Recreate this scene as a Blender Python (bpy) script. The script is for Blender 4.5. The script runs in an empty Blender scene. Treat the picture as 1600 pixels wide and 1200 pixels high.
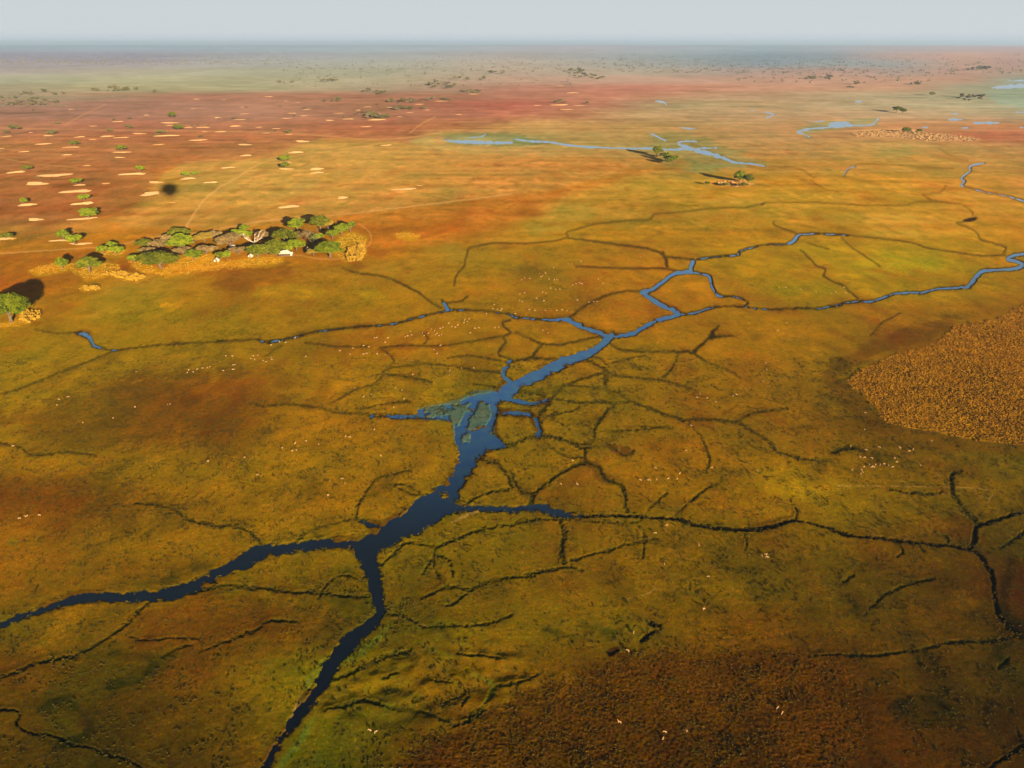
import bpy, math, random
import numpy as np
from mathutils import Vector, Matrix, Euler

# ------------------------------------------------------------------ camera, light, exposure
SC = bpy.context.scene
COL = SC.collection
H_CAM = 190.0
F_PX = 1256.0                      # focal length in pixels of the 1600 wide photograph
PITCH = math.radians(23.02)
cam = bpy.data.cameras.new('camera')
cam.sensor_width = 36.0
cam.lens = 36.0 * F_PX / 1600.0
cam.clip_start = 1.0
cam.clip_end = 300000.0
cam_o = bpy.data.objects.new('camera', cam)
COL.objects.link(cam_o)
cam_o.location = (0, 0, H_CAM)
cam_o.rotation_euler = (math.pi / 2 - PITCH, 0, 0)
SC.camera = cam_o
CP, SP = math.cos(PITCH), math.sin(PITCH)


def ground(u, v, z=0.0):
    """where the ray through a point of the photograph meets the flat plain"""
    a = (np.asarray(u, float) - 800.0) / F_PX
    b = (600.0 - np.asarray(v, float)) / F_PX
    t = (H_CAM - z) / (SP - b * CP)
    return a * t, t * (CP + b * SP)


def to_px(x, y, z=0.0):
    d = y * CP + (H_CAM - z) * SP
    up = y * SP - (H_CAM - z) * CP
    return 800 + F_PX * x / d, 600 - F_PX * up / d


# the balloon's round shadow lies on the plain at this spot; the sun stands behind the balloon
shx, shy = ground(265, 297)
BALLOON = Vector((0.0, -3.0, H_CAM + 17.0))
SUN_DIR = (BALLOON - Vector((float(shx), float(shy), 0))).normalized()
SUN_EL = math.asin(SUN_DIR.z)
SUN_AZ = math.atan2(SUN_DIR.x, SUN_DIR.y)

sun = bpy.data.lights.new('sun', 'SUN')
sun.energy = 5.0
sun.color = (1.0, 0.80, 0.55)
sun.angle = math.radians(0.5)
sun_o = bpy.data.objects.new('sun', sun)
COL.objects.link(sun_o)
sun_o.rotation_euler = SUN_DIR.to_track_quat('Z', 'Y').to_euler()
sun_o.location = (0, -50, 400)

W = bpy.data.worlds.new('World')
SC.world = W
W.use_nodes = True
nt = W.node_tree
sky = nt.nodes.new('ShaderNodeTexSky')
sky.sky_type = 'NISHITA'
sky.sun_disc = False
sky.sun_elevation = SUN_EL
sky.sun_rotation = SUN_AZ % (2 * math.pi)
sky.air_density = 1.0
sky.dust_density = 1.0
SKY_STRENGTH = 0.06
EXPOSURE = 1.6
geo = nt.nodes.new('ShaderNodeNewGeometry')
sep = nt.nodes.new('ShaderNodeSeparateXYZ')
nt.links.new(geo.outputs['Incoming'], sep.inputs[0])
absn = nt.nodes.new('ShaderNodeMath'); absn.operation = 'ABSOLUTE'
nt.links.new(sep.outputs[2], absn.inputs[0])
ramp = nt.nodes.new('ShaderNodeValToRGB')          # pale dusty air low over the horizon
ramp.color_ramp.elements[0].position = 0.0
ramp.color_ramp.elements[0].color = (1, 1, 1, 1)
ramp.color_ramp.elements[1].position = 0.26
ramp.color_ramp.elements[1].color = (0, 0, 0, 1)
_e = ramp.color_ramp.elements.new(0.07); _e.color = (0.97, 0.97, 0.97, 1)
nt.links.new(absn.outputs[0], ramp.inputs[0])
mixs = nt.nodes.new('ShaderNodeMix'); mixs.data_type = 'RGBA'
nt.links.new(ramp.outputs[0], mixs.inputs[0])
nt.links.new(sky.outputs[0], mixs.inputs[6])
_k = 1.0 / (SKY_STRENGTH * 2 ** EXPOSURE)
HZ_SKY = nt.nodes.new('ShaderNodeValToRGB')        # thin bank of bluer air right on the horizon
HZ_SKY.color_ramp.elements[0].position = 0.0
HZ_SKY.color_ramp.elements[0].color = (0.53, 0.61, 0.67, 1)
HZ_SKY.color_ramp.elements[1].position = 0.05
HZ_SKY.color_ramp.elements[1].color = (0.60, 0.65, 0.685, 1)
e = HZ_SKY.color_ramp.elements.new(0.010); e.color = (0.63, 0.675, 0.705, 1)
nt.links.new(absn.outputs[0], HZ_SKY.inputs[0])
vm = nt.nodes.new('ShaderNodeVectorMath'); vm.operation = 'SCALE'
vm.inputs[3].default_value = _k
nt.links.new(HZ_SKY.outputs[0], vm.inputs[0])
nt.links.new(vm.outputs[0], mixs.inputs[7])
bg = nt.nodes['Background']
nt.links.new(mixs.outputs[2], bg.inputs[0])
bg.inputs[1].default_value = SKY_STRENGTH

vs = SC.view_settings
vs.view_transform = 'Standard'
try:
    vs.look = 'None'
except Exception:
    pass
vs.exposure = EXPOSURE
vs.gamma = 1
SC.cycles.max_bounces = 6
SC.cycles.diffuse_bounces = 3
SC.cycles.glossy_bounces = 2
SC.cycles.volume_bounces = 0
SC.cycles.transmission_bounces = 2

# ------------------------------------------------------------------ helpers
rng = np.random.default_rng(11)
random.seed(5)


def srgb(c):
    c = np.asarray(c, float) / 255.0
    return np.where(c <= 0.04045, c / 12.92, ((c + 0.055) / 1.055) ** 2.4)


def _hash(ix, iy, seed):
    h = (ix.astype(np.int64) * 374761393 + iy.astype(np.int64) * 668265263 + seed * 974634777) & 0xFFFFFFFF
    h = ((h ^ (h >> 13)) * 1274126177) & 0xFFFFFFFF
    h = h ^ (h >> 16)
    return h


def noise(x, y, seed=0):
    """gradient noise about -1..1"""
    x0 = np.floor(x); y0 = np.floor(y)
    fx = (x - x0).astype(np.float32); fy = (y - y0).astype(np.float32)
    ix = x0.astype(np.int64); iy = y0.astype(np.int64)
    sx = fx * fx * fx * (fx * (fx * 6 - 15) + 10)
    sy = fy * fy * fy * (fy * (fy * 6 - 15) + 10)

    def g(dx, dy):
        a = (_hash(ix + dx, iy + dy, seed) & 1023).astype(np.float32) * np.float32(2 * math.pi / 1024)
        return np.cos(a) * (fx - dx) + np.sin(a) * (fy - dy)
    n0 = g(0, 0); n0 += sx * (g(1, 0) - n0)
    n1 = g(0, 1); n1 += sx * (g(1, 1) - n1)
    return (n0 + sy * (n1 - n0)) * 1.5


def smooth(a, b, x):
    t = np.clip((x - a) / (b - a), 0, 1)
    return t * t * (3 - 2 * t)


def tag(o, label=None, cat=None, group=None, kind=None):
    if label: o['label'] = label
    if cat: o['category'] = cat
    if group: o['group'] = group
    if kind: o['kind'] = kind
    return o


def mesh_np(name, verts, faces, mat=None, smooth_=False):
    """faces: int array (n,k)"""
    me = bpy.data.meshes.new(name)
    verts = np.asarray(verts, np.float32); faces = np.asarray(faces, np.int32)
    n, k = faces.shape
    me.vertices.add(len(verts)); me.vertices.foreach_set('co', verts.ravel())
    me.loops.add(n * k); me.loops.foreach_set('vertex_index', faces.ravel())
    me.polygons.add(n)
    me.polygons.foreach_set('loop_start', np.arange(0, n * k, k, dtype=np.int32))
    me.polygons.foreach_set('loop_total', np.full(n, k, np.int32))
    if smooth_:
        me.polygons.foreach_set('use_smooth', np.ones(n, bool))
    me.update(calc_edges=True)
    if mat: me.materials.append(mat)
    return me


def link(name, me, parent=None, loc=None):
    o = bpy.data.objects.new(name, me)
    COL.objects.link(o)
    if parent: o.parent = parent
    if loc is not None: o.location = loc
    return o


def new_mat(name):
    m = bpy.data.materials.new(name)
    m.use_nodes = True
    b = m.node_tree.nodes['Principled BSDF']
    b.inputs['Roughness'].default_value = 0.95
    b.inputs['Diffuse Roughness'].default_value = 1.0
    b.inputs['Specular IOR Level'].default_value = 0.05
    return m, m.node_tree, b


def noisy_mat(name, c1, c2, scale=1.0, rough=0.95, coord='Object', rnd=0.0):
    """procedural two-tone material"""
    m, t, b = new_mat(name)
    b.inputs['Roughness'].default_value = rough
    tc = t.nodes.new('ShaderNodeTexCoord')
    n = t.nodes.new('ShaderNodeTexNoise')
    n.inputs['Scale'].default_value = scale
    n.inputs['Detail'].default_value = 3
    t.links.new(tc.outputs[coord], n.inputs['Vector'])
    r = t.nodes.new('ShaderNodeValToRGB')
    r.color_ramp.elements[0].position = 0.35
    r.color_ramp.elements[0].color = (*c1, 1)
    r.color_ramp.elements[1].position = 0.65
    r.color_ramp.elements[1].color = (*c2, 1)
    t.links.new(n.outputs[0], r.inputs[0])
    out = r.outputs[0]
    if rnd:
        oi = t.nodes.new('ShaderNodeObjectInfo')
        mr = t.nodes.new('ShaderNodeMapRange')
        mr.inputs[3].default_value = 1 - rnd; mr.inputs[4].default_value = 1 + rnd
        t.links.new(oi.outputs['Random'], mr.inputs[0])
        sc_ = t.nodes.new('ShaderNodeVectorMath'); sc_.operation = 'SCALE'
        t.links.new(out, sc_.inputs[0]); t.links.new(mr.outputs[0], sc_.inputs[3])
        out = sc_.outputs[0]
    t.links.new(out, b.inputs['Base Color'])
    return m


# ------------------------------------------------------------------ what is drawn on the plain, traced as lines
# each line: kind, then u,v,width triplets (a width may be left out by giving a default)
def L(kind, w, pts):
    pts = [tuple(p) if len(p) == 3 else (p[0], p[1], w) for p in pts]
    return kind, pts


STROKES = []
def S(kind, w, s):
    pts = []
    for tok in s.split():
        q = [float(t) for t in tok.split(',')]
        pts.append((q[0], q[1], q[2] if len(q) > 2 else w))
    STROKES.append((kind, pts))


# open water
S('W', 10, "340,1330,10 380,1280,10 400,1230,10 417,1197,10 430,1170,11 450,1140,12 475,1105,16 500,1075,20 512,1050,18 522,1030,21 535,1015,24 552,998,22 568,986,18 582,974,15 592,960,12 592,940,14 586,915,18 583,898,20 577,880,24 572,866,28 570,857,30")
S('W', 10, "-80,1018,9 -40,1000,9 0,979,8 20,969,9 50,959,9 87,946,10 125,936,12 175,933,14 237,933,15 262,928,18 287,922,18 325,905,14 337,897,14 362,887,18 400,867,22 420,861,18 440,859,16 470,855,14 500,851,13 530,850,12 555,853,13")
S('W', 30, "572,858,26 598,842,30 612,834,33 640,817,36 670,797,40 692,780,40 705,768,26 712,755,22 722,738,22 728,722,24 736,703,34 745,688,50")
S('W', 14, "790,607,16 815,597,14 840,587,15 866,574,15 882,566,14 912,554,12 935,544,10 947,532,9 955,526,9")
S('W', 6, "955,526,7 970,525,5 990,520,6 1007,510,6 1025,501,6 1045,496,6 1060,491,7 1056,487,6 1050,484,6 1030,475,6 1017,467,5.5 1008,460,6 1005,457,6 1020,451,5 1035,441,5 1045,432,5 1060,426,6 1077,425,5 1079,416,5 1083,409,6")
S('W', 5, "955,527,6 947,525,5 935,519,5 917,514,5 900,506,6 887,500,6 865,500,3 837,499,2.4 807,496,3 797,492,3 780,489,2.2 750,486,2.2 705,485,2.8 680,490,2.2 650,497,2.6 615,506,2.6 562,511,2.4 512,516,2.4 482,522,2.2 437,532,3 415,535,3.6 400,531,2.2 375,532,2 312,536,1.8 262,539,1.8 212,544,1.8 180,548,2 150,542,3 146,538,4 142,532,5 138,526,5 130,522,5 120,520,3")
S('W', 4, "690,470,3 697,480,4.5 700,485,4.5")
S('W', 3, "1080,425,4 1090,427,3 1107,432,4 1112,447,3.4 1122,462,3 1147,464,1.8 1167,472,2 1160,479,2 1135,479,2 1107,482,3 1087,489,3 1065,491,3")
S('W', 3, "1160,479,1.6 1200,484,1.6 1250,482,1.6 1282,482,2 1315,475,3 1340,471,3 1362,471,3 1400,459,3 1440,457,3.4 1462,452,3 1507,449,4 1515,445,5 1522,437,6 1535,424,5 1562,422,3.4 1590,419,5 1598,414,5 1588,409,4.5 1575,405,5 1582,400,4 1600,397,4 1650,393,4 1720,390,4")
S('W', 2, "1089,406,2.2 1112,402,2.6 1150,399,2.5 1154,396,3 1157,392,3 1180,386,2 1200,382,1.6 1225,382,2 1238,378,5 1243,373,4.5 1246,369,4 1255,366,2.6 1295,366,2.4 1325,368,2")
S('W', 3, "797,565,5 790,575,5 786,582,6 790,590,6 800,599,6")
S('W', 5, "774,646,4 800,646,4 820,647,4 832,651,4 839,658,6 841,668,6 842,680,6")
S('W', 5, "782,622,6 800,625,5 832,630,5 860,625,5")
S('W', 4, "580,651,4 612,652,4 637,651,4 660,650,6")
S('W', 8, "680,798,22 700,790,26 712,795,13 735,795,7 750,795,7 775,796,7 800,797,8 815,796,8 837,794,8 850,796,11 862,799,12 882,805,8 905,807,5")
S('W', 5, "557,811,4 570,817,5 590,824,6")
S('W', 6, "739,637,7 730,648,7 726,660,7 720,675,7 717,690,8")
S('W', 2, "800,217,1.6 832,221,2.4 857,222,3 882,226,2.2 910,229,3 950,231,2 987,232,2.4 1017,232,3 1050,234,3 1075,232,4 1095,237,6 1115,242,5 1130,247,4 1150,254,3 1175,256,2.4 1195,260,2")
S('W', 2, "1075,231,4 1060,225,4 1062,222,3 1070,221,2.6 1090,221,1.4")
S('W', 2, "1090,232,2 1120,231,1.6")
S('W', 2, "1017,209,2 1030,215,2 1040,220,1.6")
S('W', 2, "1025,158,1.2 1031,159,2.2 1037,160,2.2 1043,165,1.6")
S('W', 2, "1066,199,2 1075,201,1.8 1087,201,1.6")
S('W', 2, "1167,172,1.2 1177,173,1.4")
S('W', 2, "1196,175,1.2 1209,180,1.8 1198,184,1.4")
S('W', 3, "692,219,1.6 712,221,3.4 737,222,5 762,223,4.4 800,223,3")
S('W', 2, "730,216,1.4 757,212,1.6 757,208,1.2")
S('W', 3, "1265,214,2 1258,210,2 1247,206,2.4 1262,202,2.4 1295,199,2.4 1310,197,5 1330,196,3 1362,195,1.8 1368,190,1.6 1372,186,2")
S('W', 5, "1295,197,2 1302,194,6 1325,194,5")
S('W', 2, "1260,191,1.2 1287,189,1.2")
S('W', 5, "1550,137,1.6 1570,136,5 1600,134,5 1660,133,5")
S('W', 2, "1482,187,1.6 1492,187,2.4 1503,187,1.6")
S('W', 2, "1519,192,1.6 1540,192,3 1562,192,1.8")
S('W', 2, "1503,200,1.4 1512,200,2")
S('W', 2, "1572,125,1.2 1600,126,1.6 1640,126,1.6")
S('W', 2, "1587,175,1.2 1630,175,1.6")
S('W', 2, "1337,159,1.2 1347,159,1.6")
S('W', 2, "1487,177,1.4 1500,178,1.4")
S('W', 2, "1437,199,1.4 1449,199,1.4")
S('W', 2, "1595,199,1.6 1602,199,1.6")
S('W', 2, "1537,255,2 1520,258,2.6 1515,262,2.8 1516,267,2 1508,273,2.6 1502,280,3 1507,284,2.2 1502,289,3 1510,293,2 1522,296,2 1537,300,2 1560,304,2.2 1575,307,2.6 1600,314,3 1640,322,3")
S('W', 2, "1190,319,2.6 1200,317,2.2")
S('W', 2, "1318,275,1.6 1322,267,1.6 1326,263,1.8 1335,260,1.6")
# sunken, sedge-lined trails
for w, s in [
 (1.6, "800,381 835,380 875,375 887,370 885,364 900,359 925,352 975,345 1012,344 1018,340,3 1022,335"),
 (1.6, "1022,335 1062,332 1100,327 1137,325 1162,325 1175,322,3 1190,319,3"),
 (1.6, "1200,317 1275,317 1350,321 1412,321 1425,317 1450,315 1500,319"),
 (2.5, "887,372,1.6 925,377 975,384 1012,389 1030,395,3 1040,401 1065,404 1082,406"),
 (4, "1035,395 1040,407 1042,418"),
 (2, "900,417,1 950,419 987,420 1025,420 1055,422"),
 (3, "1005,456 975,456,2 950,462 930,470 912,479 897,491 887,499"),
 (3, "797,500 785,507 797,520 790,526,2"),
 (3, "805,520,2 830,531 847,538 875,539 900,534 940,525,1.5"),
 (4, "847,539 837,550 829,559 800,565"),
 (3, "829,560 875,562 910,562 930,570 942,577 947,585"),
 (3.5, "955,540,2 975,547 1025,550 1070,550,4 1082,551,5 1092,541 1105,531 1110,527,5 1112,520 1122,510,2"),
 (3, "1112,526,6 1130,526 1150,526,1"),
 (2.5, "1082,551,4 1102,565 1132,577,2 1155,590,1"),
 (1.6, "947,570 1000,557 1015,561"),
 (6, "943,575,3 947,585,7 945,600,6"),
 (1.6, "950,587 1000,591 1037,595"),
 (3, "940,585 912,592 887,600"),
 (3.5, "945,600 950,610 970,617 980,625 1015,639 1045,650 1067,657"),
 (2, "882,602 912,605 945,608"),
 (5, "882,602 865,619 857,632 842,647"),
 (3, "870,625 912,630 975,629"),
 (4, "960,632 940,652 930,670 927,685"),
 (2.6, "1067,657 1112,656 1150,661 1175,675 1200,690 1215,707 1250,717 1287,722,1.5"),
 (5, "1300,707,3 1325,700,6 1350,705,3"),
 (1.6, "1075,660 1095,685 1102,700"),
 (4.5, "800,696 825,685 842,682 860,683 875,687 900,695 910,700 940,697,2.5 960,694,2.5"),
 (4, "912,700 917,722 935,732 942,747 970,760 976,780 979,802"),
 (3.6, "915,722 890,732 862,750 837,770 830,773 810,765 802,750 798,738"),
 (3.6, "772,722 790,740 800,762"),
 (3, "735,782,1.5 762,770 800,764"),
 (7, "830,772 832,793"),
 (2.4, "1525,820,6 1510,803,5 1495,785,5 1488,772,5 1485,757,5 1485,745,4 1500,736"),
 (4, "1562,857,2 1585,842 1600,832 1640,815"),
 (2, "1390,766,1 1435,772 1470,770,1"),
 (3.4, "1270,1026,1.4 1320,1024,2 1360,1025 1425,1017 1487,1005,3 1550,1002,4 1585,995"),
 (3.5, "1317,910,2 1332,900"),
 (3.5, "1350,962,1 1380,932,2.5 1425,912,4 1460,905,3"),
 (4, "1557,1047,2 1575,1030"),
 (3, "800,903 837,900"), (3, "820,899 862,892 885,887 910,892,1.5"),
 (3.6, "800,902 770,907 750,915 730,927 712,941 697,949,1.5"),
 (3, "660,936,1.4 682,924 700,917 732,921"),
 (2.2, "890,877 950,860 995,847 1025,842,1"),
 (6, "875,817 882,835 877,857 880,880"),
 (3, "800,820 820,814 855,812"),
 (3, "800,820 755,827 725,837 695,850 680,857 677,870 667,887 660,897"),
 (3, "680,855 660,851 635,849 620,860 597,882"),
 (2.4, "680,867 697,872 705,885 707,900"),
 (2, "1055,805 1075,787 1095,770,3 1122,755 1125,747"),
 (1.8, "1012,797 1040,772,1"),
 (2, "400,632 415,636 445,632 475,635 505,639 525,645 570,647 580,651"),
 (1.8, "520,630 550,612 570,605 590,600 587,599 600,587 620,587 650,592 675,598"),
 (1.8, "595,585 610,575 640,572 665,569 690,571 725,576 745,580,2.4 780,582,3"),
 (2.6, "797,562 780,555 782,547 790,535 786,527 797,521"),
 (1.6, "595,544 620,541 650,541 687,541 725,536 750,532 782,526"),
 (1.4, "477,536 505,539 525,542 575,542"), (1.1, "595,545 615,562,2 610,572"),
 (1.1, "415,557 432,545 440,541"),
 (2.4, "535,420,1 560,427 595,432 617,439 640,450,3 657,460 672,472 690,482"),
 (2, "697,474 720,471 730,464"),
 (1.7, "180,548 150,561 125,571 95,582 62,596 50,600 30,609 0,617 -60,632"),
 (1.6, "55,515,0.8 87,521 120,520"),
 (2, "0,692 15,697 35,701 47,711,2.4 75,710 105,707 150,712,1"), (2,"-60,680 0,692"),
 (3, "212,787,1.6 250,789 277,799,3.5 285,807 300,814 325,819 335,822 357,822 380,827 400,839 407,850,4"),
 (2, "465,844,3 480,832 512,821 550,812 557,809"),
 (1.7, "615,760 637,770 650,774 675,772"),
 (3.6, "400,919 427,922 450,927 475,926 500,927 530,931 560,934 577,931"),
 (3.6, "400,919 362,915 337,917 312,924 275,932"),
 (3.4, "230,945 217,957 205,971 185,987 160,1001 147,1010 112,1026 62,1035 32,1047 12,1057 0,1059 -60,1070"),
 (2.4, "312,1020 337,1009 362,1000 400,985 420,972 462,972,1"),
 (2, "252,1027 270,1017 300,1007"), (1.5, "205,997 232,1002 275,997 312,1000"),
 (4.5, "517,1062 540,1056 562,1044 590,1032 615,1022 640,1020,2"),
 (4, "507,1112,2 535,1105 562,1097 587,1100 612,1107 650,1111 675,1117 700,1130 712,1135"),
 (2, "600,959 625,961,3 650,972,3 660,979 700,979 760,977 800,962,1"),
 (5, "800,1070 775,1075 765,1090 755,1105 740,1120 725,1132,6"),
 (4, "800,1070 825,1062 840,1056"),
 (4, "645,1097 660,1090"), (2.4, "715,1022 770,1029,3 790,1031"), (2.4, "672,1065 707,1067"),
 (3, "600,1060 620,1052"), (4, "720,1107 732,1090"), (2.4,"690,1100 710,1092 740,1080"),
 (1.4, "1262,380 1295,390"), (1.3, "1315,372 1330,387 1350,400 1375,417"),
 (1.6, "1250,391,1 1257,397 1275,415 1290,422 1287,432,2.4 1305,442 1317,447,2.4 1340,467"),
 (1.6, "1495,349 1512,356 1527,365 1532,375,2.4 1550,380 1570,387,2.4 1567,397"),
 (3.5, "1495,348,1.5 1510,345 1525,341,5"),
 (1.5, "1520,337 1517,330 1505,321"),
 (2.6, "1442,305 1455,314"), (2, "1455,302 1470,300 1477,291,2.4"),
 (1.5, "1405,490 1375,507 1360,525"),
 (1.4, "1467,232 1487,244 1512,252"), (1.4, "1200,261 1235,262 1255,267,2 1270,277 1275,275"),
 (1.2, "1267,282 1287,295 1310,300"), (1.0, "1337,257 1387,257 1425,260 1490,264"),
 (2, "1237,362 1210,352 1209,346"), (1.6, "1246,367 1237,362"),
 (1.6, "1325,368 1375,373 1425,380 1450,388 1495,395 1532,400 1570,399"),
 (1.2, "1080,225,1 1180,262 1230,262"),
 (1.5, "400,984 380,990 360,1000"), (1.5, "565,640 600,632 640,628"),
 (1.5, "1000,668 1050,668"), (1.4,"935,675 985,673 1040,668"),
 (3, "717,800 725,790 735,782"), (2.4, "775,725 760,722 748,716"), (4, "850,620 820,612 802,608"), (2, "912,554 935,560 947,570"),
 (4, "842,680 850,683 860,683"), (4, "780,697 792,697 802,696"), (3, "975,629 984,627"), (4, "927,685 922,692 905,696"),
 (1.8, "862,812 900,813 960,818 1000,815"), (3, "938,526 948,532 956,540"), (1.6, "1037,595 1060,602 1090,612,1"),
 (1.6, "1102,700 1108,716 1104,735"), (1.5, "1006,830 1006,850 1004,872"), (2.4, "700,917 688,905 678,887 677,870"),
 (1.6, "870,644 850,655 842,668"), (1.5, "880,665 862,652 900,640 905,632"), (1.4, "1150,661 1180,645 1230,640"),
 (1.8, "740,600 770,604 788,607"), (1.6, "700,560 730,556 760,560 790,566"), (1.4, "1060,552 1050,575 1037,590"), (1.6, "860,700 880,712 912,716"),
 (1.5, "955,700 975,712 990,705"), (1.5, "660,520 668,530 660,541"), (1.3, "1240,817 1245,800 1235,785"), (1.6, "1162,838 1166,850 1163,860"),
 (1.5, "1395,845 1410,862 1402,870"), (1.5, "1435,852 1442,862"), (1.6, "1480,852 1478,842 1470,835"), (1.4, "580,900 560,905 540,900 520,905 505,920 498,935"),
 (2, "640,735 620,740 590,748 575,765 560,790 557,808"), (1.3, "655,770 640,760 610,757"), (1.3, "505,860 510,845 530,838"),
]:
    S('D', w, s)
S('D', 2, "710,447,1.6 712,432,1.6 725,415,1.6 732,390,1.6 745,385 775,380 800,381")
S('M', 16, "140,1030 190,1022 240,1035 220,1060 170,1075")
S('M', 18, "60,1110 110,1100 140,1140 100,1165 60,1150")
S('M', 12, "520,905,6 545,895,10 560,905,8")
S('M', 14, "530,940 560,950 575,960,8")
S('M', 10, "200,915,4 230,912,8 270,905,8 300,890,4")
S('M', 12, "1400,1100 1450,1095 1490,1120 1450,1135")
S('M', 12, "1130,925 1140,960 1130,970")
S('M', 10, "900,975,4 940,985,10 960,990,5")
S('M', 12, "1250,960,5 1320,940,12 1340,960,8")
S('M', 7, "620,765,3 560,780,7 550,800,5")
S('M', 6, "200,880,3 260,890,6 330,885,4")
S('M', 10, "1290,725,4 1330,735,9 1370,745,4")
S('K', 4, "1013,973,3 1020,976,6 1030,980,4 1032,985,2")
S('K', 4, "1002,1001,4 1010,996,6 1018,990,4 1026,987,2")
S('K', 3, "948,1019,2 956,1021,4 966,1016,2")
S('D', 3, "965,965,2 975,975,3 985,985,2 990,978,1.5")
# deep cut channels, bank shade put into their near-black colour
S('K', 4, "905,807,4 920,807,4 980,807,4 1010,809,4 1050,811,4.6 1075,817,4.6 1112,825,5 1150,828,5 1175,828,6.5 1200,825,6 1225,818,5 1247,815,2 1287,824,3 1312,834,4 1345,839,4 1375,842,4 1415,847,3 1450,851,3.4 1487,854,3.6 1512,861,3")
S('K', 6, "1512,859,3 1525,865,5 1535,875,5 1543,888,6 1550,905,6 1553,930,5 1557,955,6 1566,970,7 1575,980,6 1590,992,5 1600,1000,5 1650,1030,5")
S('K', 5, "1517,857,6 1519,848,5 1522,842,6 1525,825,6 1545,817,5 1575,807,3.6 1600,800,3.6 1660,785,3")
S('K', 5, "1545,1202,4 1560,1190,5 1575,1182,5 1588,1172,5 1600,1165,6 1660,1130,6")
S('K', 2, "1587,1137,1.4 1592,1152,2 1600,1165,2")
S('K', 2.6, "-40,1113 0,1111 22,1110 31,1117 27,1132 45,1145 82,1151 105,1159 115,1166 145,1170 165,1180 192,1186 215,1197 240,1215 280,1250")
# pale dusty tracks
S('P', 2.4, "407,255,1.6 395,262,2 370,278,2.6 345,292,3 325,307,3.2 310,325,3.2 298,343,3.2 291,357,3.4 288,366,3")
S('P', 1.6, "-60,403 0,397 100,390 180,385 215,376 260,368 300,366 400,348 480,340 560,333 650,322 740,311 800,303")
S('P', 1.0, "407,255 380,252 330,251 290,254")
S('P', 0.9, "407,255 450,246 500,238 560,230 610,222")
S('P', 1.4, "640,208 660,193 680,183")
S('P', 1.2, "470,209 520,214 580,218 640,215 690,207")
S('P', 0.8, "100,196 130,180 165,163")
S('P', 0.8, "0,201 200,204 400,206 470,209")
S('P', 0.8, "10,249 60,257 120,262")
S('P', 1.2, "440,396 470,400 500,405 540,403 575,385 578,365 560,350")
S('P', 1.4, "980,937 1010,930 1025,921")
S('P', 1.6, "1310,760,0.8 1530,765,1.4 1545,785,1.4")
S('P', 2, "612,968 640,966 648,971,3 656,977,3 668,979")
S('P', 1.2, "940,697 960,693 967,698 968,706")
S('P', 4, "440,1152,2 452,1130,4 462,1108,4 468,1090,2")
S('P', 3, "620,812,1.5 640,798,4 665,785,2")
S('P', 3, "705,818,1.5 730,806,4 755,798,2")
# greener strips
S('G', 3, "652,980 655,1007 680,1017 712,1030 732,1050 770,1072 762,1095 750,1112 728,1130")
S('G', 9, "478,1078 492,1052 505,1030")
S('G', 16, "540,1035,6 565,1022,14 590,1000,18 608,978,10")
S('G', 16, "420,1215,8 445,1190,14 470,1160,16 490,1125,10")
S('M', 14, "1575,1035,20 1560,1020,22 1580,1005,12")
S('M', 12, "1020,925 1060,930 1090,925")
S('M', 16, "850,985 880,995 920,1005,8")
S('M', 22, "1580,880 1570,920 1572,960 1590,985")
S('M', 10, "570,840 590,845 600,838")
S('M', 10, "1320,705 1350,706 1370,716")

# ------------------------------------------------------------------ the plain: one sheet, fine where the view is, out to the horizon
DU = 1.15
us = np.arange(-300, 1901, DU)
vs_main = np.arange(112, 1300, 1.15)
vs_far = np.arange(69.6, 112, 0.45)
HOR = 600 - F_PX * math.tan(PITCH)      # horizon row
far_d = np.array([60000., 38000., 26000.])
outer = np.array([-9000, -4500, -2200, -1200, -800, -550, -420, -350])
U = np.concatenate([outer, us, 1600 - outer[::-1]])
V = np.concatenate([vs_far, vs_main])
_, dist_rows = ground(800, V)
dist_rows = np.concatenate([far_d[far_d > dist_rows[0] * 1.2], dist_rows])
rows_v = to_px(0.0, dist_rows)[1]
depth_row = dist_rows * CP + H_CAM * SP
# rows closer than the frame, under and behind the camera
near = np.array([105., 60., 0., -200., -1500., -12000.])
dist_all = np.concatenate([dist_rows, near])
v_all = np.concatenate([rows_v, 1300 + np.arange(1, 7) * 60.0])
dep_all = np.concatenate([depth_row, np.full(6, depth_row[-1])])
NU, NV = len(U), len(dist_all)
UU, VV = np.meshgrid(U, v_all)
X = (UU - 800) / F_PX * dep_all[:, None]
Y = np.repeat(dist_all[:, None], NU, 1)
X = X.astype(np.float64)
print('GRID', NU, NV, NU * NV)
SHP = X.shape
# local sampling distance in metres, sideways and in depth
step_y = np.abs(np.gradient(dist_all))[:, None]
step_x = (DU / F_PX * dep_all)[:, None]
step = np.sqrt(step_y * step_x) * np.ones_like(X)
step_m = np.maximum(step_y, step_x) * np.ones_like(X)

U0 = 8  # first regular column


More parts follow.
